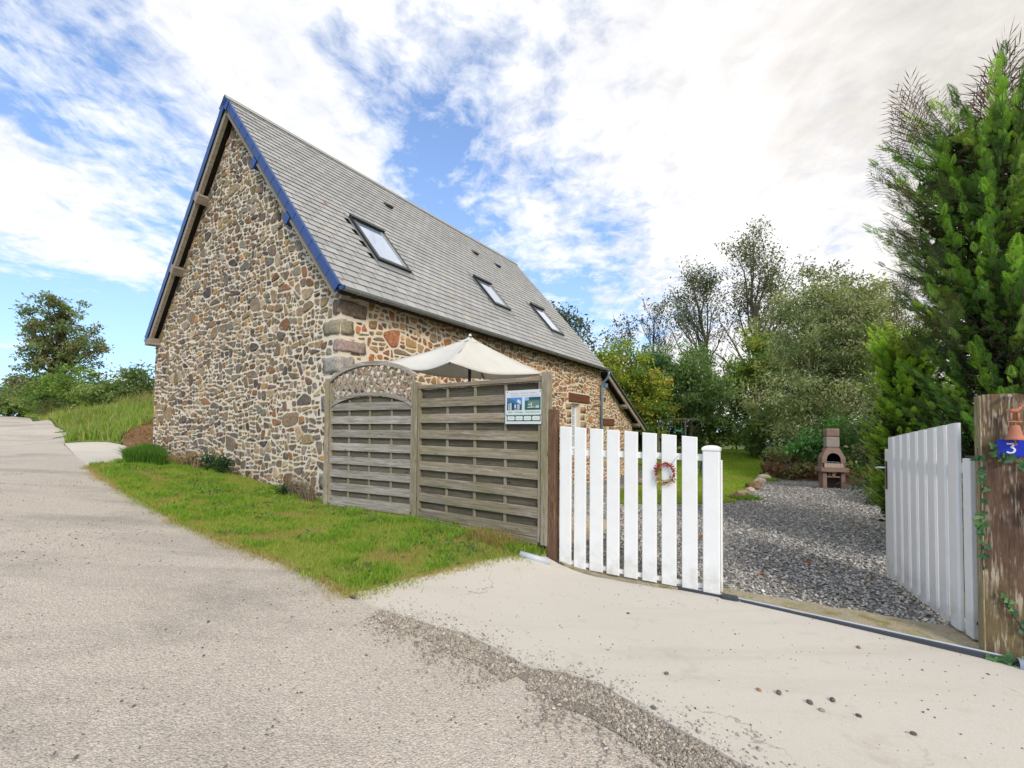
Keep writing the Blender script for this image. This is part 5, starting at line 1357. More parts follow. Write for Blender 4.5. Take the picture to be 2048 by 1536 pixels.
tree('dark_bush', 'dark bush beneath the tall ash trunk', 'bush', gb(-43, 42), [(-43.5, 42, 4.2, 2.6, 2, 2.0), (-40.5, 42, 3.4, 2, 2, 1.4)], 5200, .32, GR_D+GR_B, 39, (.15, .2), .5, .5)

# behind the garden
twig_tree('young_ash', 'slim feathery tree peeking over the roof slope', 'tree', gb(5.9, 34), 11.4, .34, 41, 3600, .30, [(0.091, 0.130, 0.060), (0.065, 0.104, 0.048)], .16, 3, .9, .3, .5, fan=13, clump=.6)
tree('lime_tree', 'yellow green leafy tree rising behind the lean-to roof', 'tree', gb(7.0, 26.6), [(6.2, 26.4, 5.0, 1.7, 1.5, 1.8), (7.6, 26.6, 3.7, 1.8, 1.6, 2.0), (8.5, 26.8, 2.2, 1.3, 1.3, 1.3)], 15000, .185, GR_Y+GR_M[:2], 42, (.2, .3), .55, .40, up=.9, limbs=30)
twig_tree('bare_tree', 'leafless twiggy tree left of the two tall ashes', 'tree', gb(11.6, 36), 12.2, .62, 43, 900, .22, [(.09, .10, .05), (.07, .07, .04)], .2, 3, .7, .35, .5, 'bark', fan=14)
twig_tree('bare_tree', 'leafless twiggy tree peeking over the lime tree', 'tree', gb(9.0, 37), 10.4, .6, 45, 900, .24, [(.08, .09, .05), (.06, .07, .04)], .18, 3, .7, .35, .5, 'bark', fan=12)
tree('green_ash', 'drooping mid green ash in front of the bare trees', 'tree', gb(11.4, 28.6), [(11.0, 28.2, 5.4, 2.0, 1.7, 1.6), (11.9, 28.3, 3.6, 2.2, 1.8, 1.7), (10.4, 28.8, 3.6, 1.2, 1.3, 1.2)], 15000, .21, [(0.167, 0.272, 0.084), (0.211, 0.328, 0.111), (0.133, 0.218, 0.074), (0.255, 0.360, 0.139)], 44, (.16, .4), .40, .42, up=.5, droop=.5, limbs=34, mat='barklight')
tree('shady_tree', 'blue green tree between the lime tree and the ash', 'tree', gb(9.3, 29.6), [(9.3, 29.4, 5.8, 1.2, 1.2, 1.2), (9.1, 29.6, 3.8, 1.5, 1.5, 1.8)], 8000, .21, [(0.111, 0.218, 0.092), (0.155, 0.272, 0.111), (0.089, 0.175, 0.074)], 46, (.16, .3), .45, .42)
twig_tree('tall_ash', 'left of two tall thinly leaved ashes with bare limbs', 'tree', gb(14.9, 33), 13.6, .55, 47, 5200, .20, [(0.137, 0.164, 0.076), (0.100, 0.137, 0.059), (0.182, 0.191, 0.101)], .30, 3, .85, .42, .62, 'barklight', 'two tall thin ashes', .65, fan=17)
twig_tree('tall_ash', 'right and taller of two thinly leaved ashes', 'tree', gb(17.6, 33.2), 14.6, .72, 53, 6000, .20, [(0.137, 0.164, 0.076), (0.100, 0.137, 0.059), (0.182, 0.191, 0.101)], .34, 3, .8, .40, .55, 'barklight', 'two tall thin ashes', .65, fan=19)
tree('sunlit_tree', 'bright yellow green crown between the tall ashes and willow', 'tree', gb(15.6, 28.6), [(15.4, 28.2, 6.6, 1.6, 1.4, 1.2), (16.4, 28.4, 5.4, 1.6, 1.5, 1.3), (14.6, 28.6, 5.0, 1.2, 1.3, 1.2)], 8500, .20, GR_Y+GR_M, 49, (.2, .5), .5, .40, up=.9, mat='barklight', limbs=30)
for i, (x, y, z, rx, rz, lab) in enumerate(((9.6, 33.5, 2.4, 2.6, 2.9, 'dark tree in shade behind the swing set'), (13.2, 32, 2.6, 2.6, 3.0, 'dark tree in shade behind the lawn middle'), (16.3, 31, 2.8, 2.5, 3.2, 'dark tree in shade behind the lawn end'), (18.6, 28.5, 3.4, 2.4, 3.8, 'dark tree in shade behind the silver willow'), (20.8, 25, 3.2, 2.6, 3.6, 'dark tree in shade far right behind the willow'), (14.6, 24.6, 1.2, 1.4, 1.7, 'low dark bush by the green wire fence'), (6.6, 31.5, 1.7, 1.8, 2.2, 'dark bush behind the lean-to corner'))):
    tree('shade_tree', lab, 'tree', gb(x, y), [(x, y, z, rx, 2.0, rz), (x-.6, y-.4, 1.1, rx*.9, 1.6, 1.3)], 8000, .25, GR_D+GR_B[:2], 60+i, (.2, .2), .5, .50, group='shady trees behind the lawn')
tree('willow', 'big silvery grey green willow behind the barbecue', 'tree', gb(13.2, 18.6), [(13.4, 18.4, 5.6, 2.5, 1.9, 2.2), (14.6, 18.6, 4.6, 2.0, 1.9, 2.6), (12.0, 18.0, 3.6, 2.0, 1.7, 1.9), (10.6, 18.4, 2.7, 1.2, 1.2, 1.1), (12.4, 17.6, 1.6, 1.7, 1.5, 1.4), (14.5, 17.6, 1.8, 1.8, 1.6, 1.9), (11.3, 18.0, 1.2, 1.0, 1.0, 1.0)], 46000, .155, GR_W, 70, (.2, .2), .36, .38, up=.25, limbs=70, surf=.38, mat='barklight')
tree('willow', 'airy upper shoots of a willow against the sky', 'tree', gb(14.2, 20), [(13.0, 19.6, 7.2, 1.4, 1.2, 1.5), (14.6, 19.8, 7.4, 1.3, 1.2, 1.8), (16.2, 20, 6.6, 1.2, 1.2, 1.8), (12.2, 20, 6.4, 1.2, 1.2, 1.0), (13.8, 19.6, 5.4, 2.4, 1.6, 1.4)], 12500, .155, GR_W+[(.10, .11, .04)], 71, (.12, .3), .36, .34, up=.2, limbs=120, surf=.6, mat='bark')
tree('laurel_bush', 'dark green leafy bush just left of the barbecue', 'bush', gb(10.9, 15.8), [(10.8, 15.9, .75, 1.0, .8, .9), (11.8, 15.6, .9, 1.1, .8, 1.1)], 4200, .15, [(0.091, 0.237, 0.059), (0.127, 0.291, 0.076), (0.073, 0.164, 0.050)], 72, (.05, .2), .5, .28, up=.7)
tree('ivy_bush', 'ivy covered bush between barbecue and open gate', 'bush', gb(10.4, 12.5), [(10.6, 12.6, .9, .8, .8, 1.1), (10.3, 11.8, .35, .7, .7, .6), (11.4, 13.6, 1.5, 1.2, 1, 1.4)], 5200, .12, [(.06, .10, .045), (.09, .12, .06), (.04, .07, .035), (.15, .15, .07)], 73, (.05, .2), .6, .25, up=.5)
tree('fern_clump', 'ferny undergrowth at the gravel edge beside the open gate', 'fern', gb(8.95, 10.7), [(8.9, 10.6, .02, .45, .45, .3), (9.3, 11.3, .08, .5, .4, .35), (8.4, 9.9, -.02, .4, .4, .3)], 1500, .15, [(.10, .16, .06), (.07, .12, .05), (.16, .14, .06)], 74, (.02, .2), .3, .2, up=1.2, limbs=12)
tree('dry_hydrangea', 'brown withered hydrangea heap left of the barbecue', 'shrub', gb(10.1, 16.3), [(10.0, 16.4, .02, .75, .6, .42), (10.3, 15.4, -.02, .7, .6, .40), (10.1, 17.2, .1, .55, .5, .5)], 2400, .13, [(.24, .15, .07), (.19, .11, .05), (.28, .21, .10), (.15, .085, .04), (.20, .24, .08)], 75, (.03, .1), .5, .2, up=.5, limbs=90, mat='beam')

# conifers at the right
def frond(wf=1., sub=True):
    V = [(0, -.012*wf, 0), (0, .012*wf, 0), (1, 0, .02)]; T = [(0, 1, 2)]; Q = []
    def kite(x, y, a, l, w, z):
        c, s_ = math.cos(a), math.sin(a); q = len(V)
        V.extend([(x, y, 0), (x+l*.5*c-w*s_, y+l*.5*s_+w*c, z*.5), (x+l*c, y+l*s_, z), (x+l*.5*c+w*s_, y+l*.5*s_-w*c, z*.5)]); Q.append((q, q+1, q+2, q+3))
    for k in range(8):
        x = .08+.108*k; l = .36*(1-.80*(k/8.)**1.2)+.07
        for sg in (-1, 1):
            a = sg*math.radians(40-2*k); kite(x, 0, a, l, .030*wf, -.05)
            for f, aa in ((.35, .75), (.6, -.6), (.75, .6)):
                kite(x+l*f*math.cos(a), l*f*math.sin(a), a+sg*aa, l*(.38 if sub else .5), .022*wf, -.02) if k < 6 and (f != .6 or k < 4) else None
    return np.array(V), np.array(T), np.array(Q)
FROND = frond(); SPRIG = frond(.22, False)
FRV = FROND[0]
def place_fronds(O, X, roll, sc, tpl=None):
    FRV, FRT, FRQ = tpl or FROND
    n = len(O); X = unit(X); up = np.tile([0., 0, 1.], (n, 1)); Y = unit(np.cross(up, X)); Z = np.cross(X, Y)
    c, s_ = np.cos(roll)[:, None], np.sin(roll)[:, None]; Y, Z = Y*c+Z*s_, Z*c-Y*s_
    V = O[:, None]+sc[:, None, None]*(FRV[None, :, 0:1]*X[:, None]+FRV[None, :, 1:2]*Y[:, None]+FRV[None, :, 2:3]*Z[:, None])
    k = len(FRV); i = np.arange(n)[:, None, None]*k
    return V.reshape(-1, 3), [(FRT[None]+i).reshape(-1, 3), (FRQ[None]+i).reshape(-1, 4)]
def conifer(name, label, base, env, nplume, seed, cols, plen=(.45, .85), fs=(.12, .2), nf=20, spikes=(), keep=None):
    """env(z) -> (cx, cy, radius) of the crown at height z (world)"""
    rs = np.random.RandomState(seed); B = np.array(base); t = thing(name, label, 'conifer', base)
    O, X, S_, CC, RR = [], [], [], [], []
    sp = [[], [], [], [], []]
    z0, z1 = env(None); br = MB()
    def plume(root, d, l, f_s, n, col, dens0=.25, bare=False):
        d = d/np.linalg.norm(d); bend = np.array([rs.normal(0, .15), rs.normal(0, .15), .35]); pts = []
        for k in range(n):
            f = dens0+(1-dens0)*(k+rs.rand())/n; p = root+d*l*f+bend*l*.5*f*f; tg = d+bend*f; tg /= np.linalg.norm(tg)
            sd = np.cross(tg, rs.normal(size=3)); sd /= np.linalg.norm(sd)
            O.append(p); X.append(tg*.95+sd*.75*(1-.5*f)); S_.append(f_s*(1.15-.55*f)*rs.uniform(.7, 1.2)); CC.append(col*(.75+.4*f)*rs.uniform(.62, 1.3)); RR.append(rs.uniform(-.6, .6))  # paler young tips; crown shade put mildly into the inner plume colour
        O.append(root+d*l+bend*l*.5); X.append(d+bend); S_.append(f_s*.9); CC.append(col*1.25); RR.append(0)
        br.tube([Vector(root-B), Vector(root+d*l*.5+bend*l*.125-B), Vector(root+d*l+bend*l*.5-B)], [.012, .007, .002], 4, caps=False)
    for i in range(nplume):
        z = z0+(z1-z0)*rs.rand()**.9; cx, cy, r = env(z); a = rs.uniform(0, 2*PI); d = np.array([math.cos(a), math.sin(a), rs.uniform(.5, 1.35)])
        l = rs.uniform(*plen); rr = max(0, r*rs.uniform(.75, 1.04)-l*.72)
        root = np.array([cx+rr*math.cos(a), cy+rr*math.sin(a), z-l*.35])
        if keep is not None and not keep(root+d*l*.7): continue
        depth = rs.rand(); col = np.array(cols[rs.randint(len(cols))])*rs.uniform(.8, 1.2)
        plume(root, d, l, rs.uniform(*fs), nf, col)
    for (p, d, l, c) in spikes:
        for k in range(4):
            q = np.array(d, float)+rs.normal(0, .17, 3)
            for lst, v in zip(sp, (np.array(p)+rs.normal(0, .05, 3), q, l*rs.uniform(.6, 1.15), np.array(c)*rs.uniform(.7, 1.25), rs.uniform(-1.3, 1.3))): lst.append(v)
    if sp[0]:
        so, sx, ss_, sc_, sr = map(np.array, sp); V, F = place_fronds(so-B, sx, sr, ss_, SPRIG)
        np_obj('sprigs', V, F, M['conifer'], np.repeat(sc_, len(SPRIG[0]), 0), t)
    O, X, S_, CC, RR = map(np.array, (O, X, S_, CC, RR))
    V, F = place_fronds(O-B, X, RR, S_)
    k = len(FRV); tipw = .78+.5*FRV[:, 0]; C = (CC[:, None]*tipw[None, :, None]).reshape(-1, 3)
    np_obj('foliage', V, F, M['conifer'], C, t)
    br.build('branches', M['bark'], t)
    b = MB(); zz = np.linspace(z0, z1, 9); pr = []
    b.tube([Vector((0, 0, -.2))]+[Vector((env(z)[0]-B[0], env(z)[1]-B[1], z-B[2])) for z in zz], [.13]+[.12*(1-.85*i/8) for i in range(9)], 8); b.build('trunk', M['bark'], t, smooth=True)
    # brown dead inside
    n = 16000; z = rs.uniform(z0, z1, n); e = np.array([env(q) for q in z]); a = rs.uniform(0, 2*PI, n); r = e[:, 2]*rs.uniform(.2, .70, n)
    P = np.c_[e[:, 0]+r*np.cos(a), e[:, 1]+r*np.sin(a), z]-B
    V, F = leaf_quads(P, .11, .35, rs, .0); np_obj('dead_twigs', V, F, M['leaf'], np.repeat(mixcol([(.085, .062, .035), (.05, .07, .025), (.035, .05, .02)], n, rs), 4, 0), t)['kind'] = 'stuff'
    return t
LEY = [(0.196, 0.379, 0.049), (0.254, 0.474, 0.056), (0.139, 0.285, 0.049), (0.105, 0.210, 0.049), (0.300, 0.512, 0.082)]
LEYD = [(0.084, 0.178, 0.044), (0.119, 0.252, 0.053), (0.169, 0.326, 0.063), (0.071, 0.148, 0.044)]
def env_a(z):
    if z is None: return .15, 4.72
    t = min(1, max(0, (z-1.2)/3.6)); r = 1.04*(1-.16*(1-t)-.22*max(0, 1.2-z)/1.2)*(1 if t < .78 else 1-.55*((t-.78)/.22)**1.6)
    return 5.62-.22*t, 4.95, r
RED = (.13, .075, .045)
DKG = (.06, .075, .035)
spk = [((4.44, 4.85, 4.45), (-.12, 0, 1), .80, RED), ((4.55, 4.8, 4.5), (.1, 0, 1), .62, RED), ((4.66, 4.8, 4.4), (.25, 0, 1), .60, (.10, .11, .04)), ((4.35, 4.8, 4.3), (-.3, 0, 1), .50, RED), ((5.12, 4.75, 4.6), (-.14, 0, 1), .98, RED), ((5.2, 4.75, 4.6), (.12, 0, 1), .85, RED),
       ((5.3, 4.7, 4.5), (.25, 0, 1), .75, (.10, .11, .04)), ((5.02, 4.75, 4.4), (-.3, 0, 1), .65, RED), ((5.5, 4.7, 4.5), (.1, 0, 1), .8, RED), ((5.7, 4.8, 4.4), (.1, 0, 1), .8, DKG)]
_r = random.Random(12)
for i in range(34):
    z = _r.uniform(2.1, 4.35); cx, cy, r = env_a(z); spk.append(((cx-r*1.0, cy+_r.uniform(-.5, .3), z), (-.75, _r.uniform(-.3, .1), _r.uniform(.45, 1.0)), _r.uniform(.30, .48), DKG if _r.random() < .7 else RED))
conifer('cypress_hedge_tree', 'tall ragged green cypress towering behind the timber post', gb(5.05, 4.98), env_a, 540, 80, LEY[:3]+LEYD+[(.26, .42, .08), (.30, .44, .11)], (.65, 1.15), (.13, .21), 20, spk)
def env_b(z):
    if z is None: return -.1, 2.75
    t = min(1, max(0, (z+.2)/3.0)); return 6.22, 7.05, .46*(1-.15*abs(t-.35))*(1 if t < .6 else 1-.65*((t-.6)/.4)**1.5)
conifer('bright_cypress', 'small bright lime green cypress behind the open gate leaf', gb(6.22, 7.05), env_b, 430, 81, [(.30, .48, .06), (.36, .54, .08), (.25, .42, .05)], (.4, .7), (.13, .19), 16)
def env_c(z):
    if z is None: return -.2, 4.4
    t = min(1, max(0, (z+.2)/4.6)); return 7.5, 4.3, 1.1*(1 if t < .6 else 1-.7*((t-.6)/.4)**1.4)
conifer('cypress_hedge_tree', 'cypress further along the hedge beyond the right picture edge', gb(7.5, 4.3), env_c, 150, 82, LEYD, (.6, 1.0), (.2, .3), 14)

# ------------------------------------------------------------------ grass
def blades(P, h, w, rs, lean=.35, col=None, dz=.02, seg=1):
    n = len(P); z = gz(P[:, 0], P[:, 1])+dz; a = rs.uniform(0, 2*PI, n); c, s_ = np.cos(a), np.sin(a); b = rs.uniform(0, 2*PI, n); l = h*np.abs(rs.normal(0, lean, n))
    o = np.c_[P, z]; wv = np.c_[c*w/2, s_*w/2, np.zeros(n)]; tip = o+np.c_[np.cos(b)*l, np.sin(b)*l, h]
    i = np.arange(n)
    if seg == 1: return np.stack([o-wv, o+wv, tip], 1).reshape(-1, 3), np.c_[i*3, i*3+1, i*3+2], 3
    m = o+np.c_[np.cos(b)*l*.3, np.sin(b)*l*.3, h*.6]
    return np.stack([o-wv, o+wv, m+wv*.8, m-wv*.8, tip], 1).reshape(-1, 3), [np.c_[i*5, i*5+1, i*5+2, i*5+3], np.c_[i*5+3, i*5+2, i*5+4]], 5
def grass(name, P, h, w, cols, seed, lean=.4, dz=.02, seg=1, dry=None, kind='stuff', parent=None):
    rs = np.random.RandomState(seed); n = len(P); hh = h*rs.uniform(.45, 1.25, n)
    V, F, k = blades(P, hh, w*rs.uniform(.7, 1.3, n), rs, lean, dz=dz, seg=seg)
    C = mixcol(cols, n, rs, .25)
    if dry is not None:
        f = dry(P[:, 0], P[:, 1]); f = np.clip(f+rs.normal(0, .16, n), 0, 1)[:, None]; C = C*(1-f)+np.array((.46, .36, .15))*rs.uniform(.7, 1.25, (n, 1))*f
    o = np_obj(name, V, F, M['grass'], np.repeat(C, k, 0), parent)
    if kind: o['kind'] = kind
    return o
GG = [(0.270, 0.390, 0.042), (0.338, 0.451, 0.054), (0.216, 0.329, 0.042), (0.405, 0.451, 0.084)]
dryf = lambda x, y: np.clip((fbm(x*1.7+3, y*1.7, 3)-.52)*4, .06, .8)
VP = [(x, y) for x, y in VERGE]
n0 = rand_in(VP, 150000, 1, lambda x, y: np.clip(1.35-np.hypot(x, y)/16, .3, 1)*np.clip(.55+.9*fbm(x*3, y*3, 2), .2, 1))
grass('verge_grass', n0, .050, .0075, GG+[(.30, .38, .09)], 91, .75, .03, 1, dryf)
cl = lambda x, y: np.clip((fbm(x*4.3+1, y*4.3+8, 3)-.52)*6, .0, 1)
grass('verge_clumps', rand_in(VP, 26000, 31, cl), .085, .008, [(0.213, 0.378, 0.036), (0.275, 0.439, 0.060), (0.175, 0.305, 0.036)], 89, .8, .03, 2)
rs = np.random.RandomState(77); Pw = rand_in(VP, 3600, 32, lambda x, y: np.clip((fbm(x*2.1+5, y*2.1, 2)-.5)*5, .02, 1))
V, F = leaf_quads(np.c_[Pw, gz(Pw[:, 0], Pw[:, 1])+.055], .055, .6, rs, 3.); np_obj('verge_clover', V, F, M['leaf'], np.repeat(mixcol([(.12, .24, .05), (.16, .28, .07), (.10, .19, .05)], len(Pw), rs), 4, 0))['kind'] = 'stuff'
# ragged fringe over the lane and the apron, clover-like tufts
E2 = EDGE[7:]+[(-1.2, 3.93), (-1.01, 4.16), (-0.73, 4.4), (-0.42, 4.72), (-0.12, 4.95), (0.16, 5.06)]
rs = np.random.RandomState(3); fr = []
for (x0, y0), (x1, y1) in zip(E2[:-1], E2[1:]):
    l = math.hypot(x1-x0, y1-y0); n = int(l*760); t = rs.rand(n); e = np.abs(rs.normal(0, .075, n))*(.3+1.4*fbm((x0+(x1-x0)*t)*4, (y0+(y1-y0)*t)*4, 2)); nx, ny = -(y1-y0)/l, (x1-x0)/l
    fr.append(np.c_[x0+(x1-x0)*t-nx*(e-.03), y0+(y1-y0)*t-ny*(e-.03)])
grass('verge_fringe', np.concatenate(fr), .05, .007, GG+[(.25, .22, .09)], 92, .9, .02, 1, lambda x, y: np.clip((fbm(x*2, y*2, 2)-.4)*3, 0, .8))
TUFT = [(-10.2, 12.3), (-9.6, 12.0), (-8.9, 10.3), (-8.2, 9.6), (-7.4, 9.6), (-8.8, 11.3)]
grass('tall_tuft_grass', rand_in(TUFT, 9000, 5), .30, .012, [(.08, .18, .02), (.11, .23, .03), (.06, .14, .02)], 93, .45, .02, 2)
BANK = [(-9.0, 15.2), (-11, 16.9), (-12.4, 15.4), (-12.1, 14.0), (-11.3, 13.0), (-11.9, 13.28), (-13.35, 13.42), (-15.9, 16.15), (-17.4, 17.6), (-18.7, 18.4), (-26, 24.9), (-36.5, 34.5), (-64, 58.2), (-66, 63), (-40, 40), (-26, 32), (-15, 28), (-8, 20)]
bank = sheet('grass_bank', BANK, .7, .06, m_ground('bank soil', (.12, .17, .035), (.20, .22, .07), .8, 12, .6), jit=.1)
grass('bank_grass', rand_in(BANK, 52000, 6, lambda x, y: np.clip(1.5-np.hypot(x, y)/38, .2, 1)), .30, .022, [(0.210, 0.350, 0.049), (0.266, 0.406, 0.063), (0.168, 0.294, 0.049), (0.336, 0.392, 0.112)], 94, .5, .05, 2, lambda x, y: np.clip((fbm(x*.35+9, y*.35, 3)-.5)*3, 0, .6))
CREST = [(-13, 19), (-17.5, 21), (-24, 26.5), (-30, 31), (-29, 33), (-20, 28.5), (-11, 24)]
grass('seeding_grass', rand_in(CREST, 5200, 8), .85, .022, [(.28, .25, .10), (.22, .22, .07), (.34, .28, .13), (.20, .24, .06)], 95, .3, .05, 2)
grass('dead_weeds', rand_in([(-4.1, 8.05), (-3.15, 7.45), (-3.0, 7.25), (-3.9, 7.85)], 480, 9, lambda x, y: np.clip((fbm(x*7, y*7, 2)-.4)*4, .03, 1)), .42, .006, [(.27, .21, .16), (.34, .28, .21), (.20, .15, .12)], 96, .45, .02, 2)
grass('dead_weeds', rand_in([(-7.7, 10.4), (-6.6, 9.65), (-6.7, 9.5), (-7.9, 10.3)], 330, 10, lambda x, y: np.clip((fbm(x*7, y*7, 2)-.4)*4, .03, 1)), .30, .008, [(.30, .20, .13), (.36, .27, .17)], 97, .5, .02, 2)
grass('straw_weeds', rand_in([(-.55, 5.75), (.35, 5.15), (.1, 5.0), (-.5, 5.35)], 1100, 11, lambda x, y: np.clip((fbm(x*5, y*5, 2)-.35)*3, .05, 1)), .12, .007, [(.44, .30, .14), (.38, .36, .12), (.24, .32, .06), (.42, .24, .11)], 98, 1.1, .03, 2)
grass('lawn_grass', rand_in(LAWN, 90000, 12, lambda x, y: np.clip(1.6-np.hypot(x-4, y-8)/18, .15, 1)), .045, .016, [(0.227, 0.386, 0.024), (0.289, 0.454, 0.030), (0.193, 0.336, 0.025), (0.350, 0.470, 0.050)], 99, .8, .03, 1, lambda x, y: np.clip((fbm(x*.35, y*.35, 3)-.52)*2.5, 0, .35))
for lab, x, y, h, nl in (('dark leafy weed climbing the gable foot, left one', -6.45, 9.62, .42, 300), ('dark leafy weed climbing the gable foot, right one', -6.02, 9.35, .48, 340), ('low green weed at the gable foot near the fence', -3.95, 7.95, .18, 260), ('low green weed at the gable foot near its middle', -7.1, 10.02, .18, 240)):
    tree('weed_plant', lab, 'weed', gb(x, y), [(x, y, float(gz(x, y))+h*.5, .13, .12, h*.5)], nl, .075, [(.045, .10, .035), (.06, .13, .04), (.035, .075, .03)], int(nl), (.006, .2), .55, .10, up=.6, limbs=8)
for lab, p, n, s_ in (('green weed tuft at the near end of the edging rocks', (5.75, 11.15), 500, .10), ('green weed tuft at the far end of the edging rocks', (9.0, 15.9), 420, .12)):
    grass('weed_tuft', rand_in([(p[0]-.35, p[1]-.4), (p[0]+.3, p[1]-.3), (p[0]+.4, p[1]+.45), (p[0]-.3, p[1]+.3)], n, int(n)), s_, .03, [(.13, .26, .03), (.17, .30, .05)], int(n), .8, .02, 1, kind=None)
    bpy.context.scene.objects; o = COL.objects[-1]; tag(o, lab, 'weed')

# ------------------------------------------------------------------ loose stone
def chips(name, P, size, cols, seed, dz=0., flat=.55, kind='stuff'):
    rs = np.random.RandomState(seed); n = len(P); z = gz(P[:, 0], P[:, 1])+dz
    base = np.array([(1, 0, 0), (-.2, .9, .05), (-.95, .1, 0), (.1, -.85, .05), (.1, .05, 1), (-.1, 0, -1)])
    Fb = np.array([(0, 1, 4), (1, 2, 4), (2, 3, 4), (3, 0, 4), (1, 0, 5), (2, 1, 5), (3, 2, 5), (0, 3, 5)])
    V = base[None]*rs.uniform(.65, 1.25, (n, 6, 3))*np.array([1, .75, flat]); s_ = size*np.exp(rs.normal(0, .32, n))*.5
    a = rs.uniform(0, 2*PI, n); c, q = np.cos(a)[:, None], np.sin(a)[:, None]; tx, ty = rs.normal(0, .3, n)[:, None], rs.normal(0, .3, n)[:, None]
    x, y, zz = V[..., 0], V[..., 1], V[..., 2]; zz = zz+tx*x+ty*y; x, y = x*c-y*q, x*q+y*c
    W_ = np.stack([x, y, zz], -1)*s_[:, None, None]+np.c_[P, z+s_*flat*.45][:, None]
    i = np.arange(n)[:, None, None]*6
    o = np_obj(name, W_.reshape(-1, 3), (Fb[None]+i).reshape(-1, 3), M['chips'], np.repeat(mixcol(cols, n, rs, .3), 6, 0))
    if kind: o['kind'] = kind
    return o
SC = [(0.260, 0.248, 0.230), (0.330, 0.313, 0.289), (0.212, 0.206, 0.189), (0.389, 0.372, 0.342), (0.448, 0.431, 0.395), (0.543, 0.519, 0.472), (0.342, 0.295, 0.236)]
dr = rand_in(DRIVE, 52000, 14, lambda x, y: np.where(y < 2.5, 0, np.clip(1.25-np.hypot(x-2.5, y-4)/11, .06, 1)))
chips('gravel', dr, .036, SC, 101, .008)
rs = np.random.RandomState(8); gp_, sp = [], []
LP = LIP[1:16]
for (x0, y0), (x1, y1) in zip(LP[:-1], LP[1:]):
    l = math.hypot(x1-x0, y1-y0); nx, ny = -(y1-y0)/l, (x1-x0)/l          # towards the apron
    n = int(l*8500); t = rs.rand(n); q = x0+(x1-x0)*t; r_ = y0+(y1-y0)*t
    wd = .25*np.clip(.35+(q+1.2)*.9, .3, 1.)*(.6+.8*fbm(q*3, r_*3, 2)); e = np.where(rs.rand(n) < .8, rs.rand(n)*wd, wd*np.abs(rs.normal(.6, .75, n)))-.015
    gp_.append(np.c_[q-nx*e, r_-ny*e])
    n = int(l*320); t = rs.rand(n); e = np.abs(rs.exponential(.09, n)); sp.append(np.c_[x0+(x1-x0)*t+nx*e, y0+(y1-y0)*t+ny*e])
chips('grit_stones', np.concatenate(gp_), .0150, [(.31, .265, .21), (.36, .315, .255), (.26, .23, .19), (.41, .365, .30), (.21, .19, .165), (.45, .405, .34)], 102, .006, .7)
chips('scattered_grit', np.concatenate(sp), .014, SC, 103, .022)
AP2 = [p for p in APRON]
chips('apron_specks', rand_in(AP2, 620, 16), .010, [(.07, .065, .06), (.11, .10, .09)], 104, .022)
RD = [(-9, 8.6), (-6.4, 7.2), (-4.2, 5.4), (-2.6, 4.5), (-1.2, 3.5), (.5, 2.2), (1.6, 1.0), (-1, -.5), (-6, 2), (-11, 6)]
pd = lambda x, y: np.clip((fbm(x*.8+2, y*.8+5, 3)-.47)*4, .02, 1)
chips('loose_road_stones', rand_in(RD, 3800, 17, pd), .014, [(.19, .175, .155), (.28, .26, .23), (.12, .11, .10), (.36, .33, .29)], 105, .0)
for i, (x, y, s_, lab, c) in enumerate(((1.0, 3.85, .03, 'small dark pebble on the apron nearest the white gate', 0), (.98, 2.85, .036, 'grey pebble alone on the apron middle left', 0), (1.57, 2.66, .046, 'grey pebble in the loose group on the apron, largest', 0), (1.47, 2.69, .034, 'pale brown pebble in the loose group on the apron', 1),
        (1.69, 2.57, .044, 'dark pebble in the loose group on the apron, lower one', 0), (1.84, 2.60, .044, 'dark grey pebble right of the loose group on the apron', 0), (1.71, 2.50, .036, 'pale grey pebble under the loose group on the apron', 2), (1.88, 2.46, .034, 'dark pebble below right of the loose group on the apron', 0),
        (.78, 2.47, .036, 'dark pebble at the grit edge of the apron', 0), (2.05, 2.32, .036, 'dark pebble nearest the lower right of the apron', 0), (2.49, 3.25, .038, 'orange brown pebble alone near the threshold strip', 1))):
    rr = random.Random(i); bm = bmesh.new(); bmesh.ops.create_icosphere(bm, subdivisions=2, radius=.5)
    for v in bm.verts: v.co = Vector((v.co.x*1.15, v.co.y*.8, v.co.z*.62))*(1+rr.uniform(-.10, .10))
    me = bpy.data.meshes.new('pebble'); bm.to_mesh(me); bm.free(); a = me.color_attributes.new('Col', 'FLOAT_COLOR', 'POINT'); cl = ((.12, .115, .105), (.30, .17, .08), (.27, .26, .23))[c]
    a.data.foreach_set('color', [q for _ in me.vertices for q in (*cl, 1)]); me.materials.append(M['rock']); me.polygons.foreach_set('use_smooth', [True]*len(me.polygons))
    o = link(bpy.data.objects.new('pebble', me)); o.location = G(x, y, .022+s_*.2); o.scale = (s_*.78,)*3; o.rotation_euler = (0, 0, rr.uniform(0, 3)); tag(o, lab, 'pebble', 'pebbles lying on the apron')

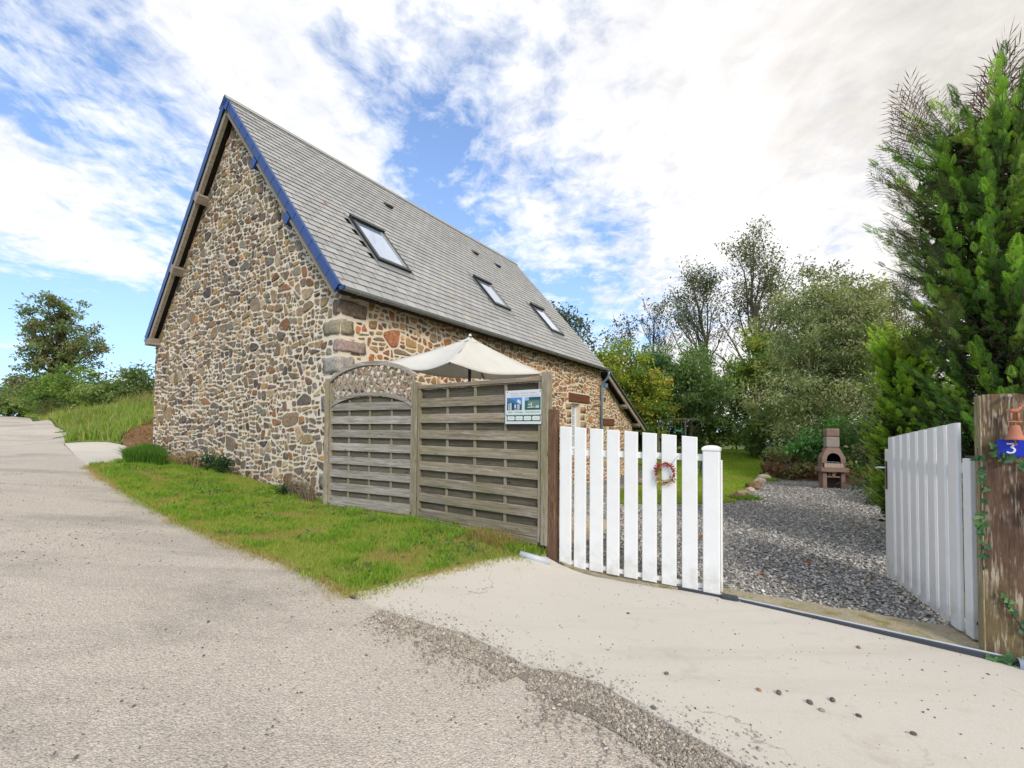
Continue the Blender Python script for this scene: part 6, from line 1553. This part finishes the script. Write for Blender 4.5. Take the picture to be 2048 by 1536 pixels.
def rock(name, label, cat, loc, size, seed, col, group=None):
    rr = random.Random(seed); bm = bmesh.new(); bmesh.ops.create_icosphere(bm, subdivisions=2, radius=.5)
    dirs = [Vector((rr.gauss(0, 1), rr.gauss(0, 1), rr.gauss(0, 1))).normalized() for _ in range(9)]
    for v in bm.verts:
        for d in dirs:
            k = v.co.dot(d)
            if k > .36: v.co -= d*(k-.36)
        v.co = Vector((v.co.x*size[0], v.co.y*size[1], v.co.z*size[2]))*(1+rr.uniform(-.03, .03))
    me = bpy.data.meshes.new(name); bm.to_mesh(me); bm.free(); a = me.color_attributes.new('Col', 'FLOAT_COLOR', 'POINT'); a.data.foreach_set('color', [q for _ in me.vertices for q in (*col, 1)])
    me.materials.append(M['rock']); o = link(bpy.data.objects.new(name, me)); o.location = loc; o.rotation_euler = (0, 0, rr.uniform(0, 3)); return tag(o, label, cat, group)
RK = [(5.62, 11.2, .42, 'nearest brown rock of the lawn edging'), (5.95, 11.7, .40, 'second edging rock from the near end, tan'), (6.3, 12.15, .36, 'third edging rock from the near end, tan'), (6.75, 12.75, .34, 'small fourth edging rock by the lawn'), (7.2, 13.4, .62, 'widest dark brown rock of the lawn edging'), (7.75, 14.2, .45, 'brown rock past the widest one in the edging'), (8.45, 15.3, .50, 'pale tan rock of the lawn edging'), (9.1, 16.2, .66, 'large pale rock near the far end of the edging'), (9.75, 17.0, .60, 'farthest pale rock of the lawn edging by the brown hydrangea')]
for i, (x, y, s_, lab) in enumerate(RK):
    c = (.30, .235, .15) if i in (1, 2) else ((.20, .125, .065) if i in (0, 4, 5) else (.40, .34, .25))
    rock('edging_rock', lab, 'rock', G(x, y, .02+s_*.10), (s_*.95, s_*.66, s_*.58), 40+i, c, 'rocks edging the lawn')
rock('lawn_rock', 'lone pinkish brown rock on the lawn behind the gate', 'rock', G(4.56, 15.9, .13), (.5, .42, .40), 60, (.28, .19, .15))
rock('bank_boulder', 'pale boulder half buried in the grass bank by the house', 'rock', G(-12.6, 16.6, .22), (.75, .5, .5), 61, (.38, .33, .24))
rs = np.random.RandomState(4); P = rand_in(DRIVE, 60, 19, lambda x, y: np.where(x+y > 6.5, 1, 0)); 
V, F = leaf_quads(np.c_[P, gz(P[:, 0], P[:, 1])+.04], .07, .6, rs, 3.)
np_obj('fallen_leaves', V, F, M['leaf'], np.repeat(mixcol([(.36, .10, .04), (.30, .16, .06), (.26, .12, .05)], 60, rs), 4, 0))['kind'] = 'stuff'
P = rand_in(EARTHB, 3500, 20); V, F = leaf_quads(np.c_[P, gz(P[:, 0], P[:, 1])+.05+.05*rs.rand(len(P))], .09, .55, rs, 2.)
np_obj('leaf_litter', V, F, M['leaf'], np.repeat(mixcol([(.24, .10, .04), (.20, .12, .06), (.15, .07, .035), (.30, .19, .10)], len(P), rs), 4, 0))['kind'] = 'stuff'
P = rand_in(DIRT, 1500, 41); V, F = leaf_quads(np.c_[P, gz(P[:, 0], P[:, 1])+.09+.06*rs.rand(len(P))], .12, .35, rs, 2.)
np_obj('dry_debris', V, F, M['leaf'], np.repeat(mixcol([(.30, .15, .07), (.24, .15, .08), (.36, .24, .13), (.18, .20, .06)], len(P), rs), 4, 0))['kind'] = 'stuff'
grass('bank_clumps', rand_in(BANK, 9000, 42, lambda x, y: np.clip((fbm(x*1.3, y*1.3, 2)-.5)*6, 0, 1)*np.clip(1.5-np.hypot(x, y)/38, .1, 1)), .55, .025, [(.20, .32, .05), (.26, .34, .08), (.15, .25, .04), (.34, .34, .14)], 43, .55, .05, 2)
for u_, s_, z_ in ((1.05, 3.15, .09), (.12, .18, .06)):
    bm_ = MB(); p = [rp(u_-z_*.6, s_, .03), rp(u_-z_*.1, s_+z_*.3, .035), rp(u_+z_*.7, s_-z_*.2, .03), rp(u_+z_*.1, s_-z_*.4, .028)]
    bm_.add(p, [(0, 1, 2, 3)]).build('moss_patch', m_flat('orange lichen', (.42, .13, .03), .9), roof)
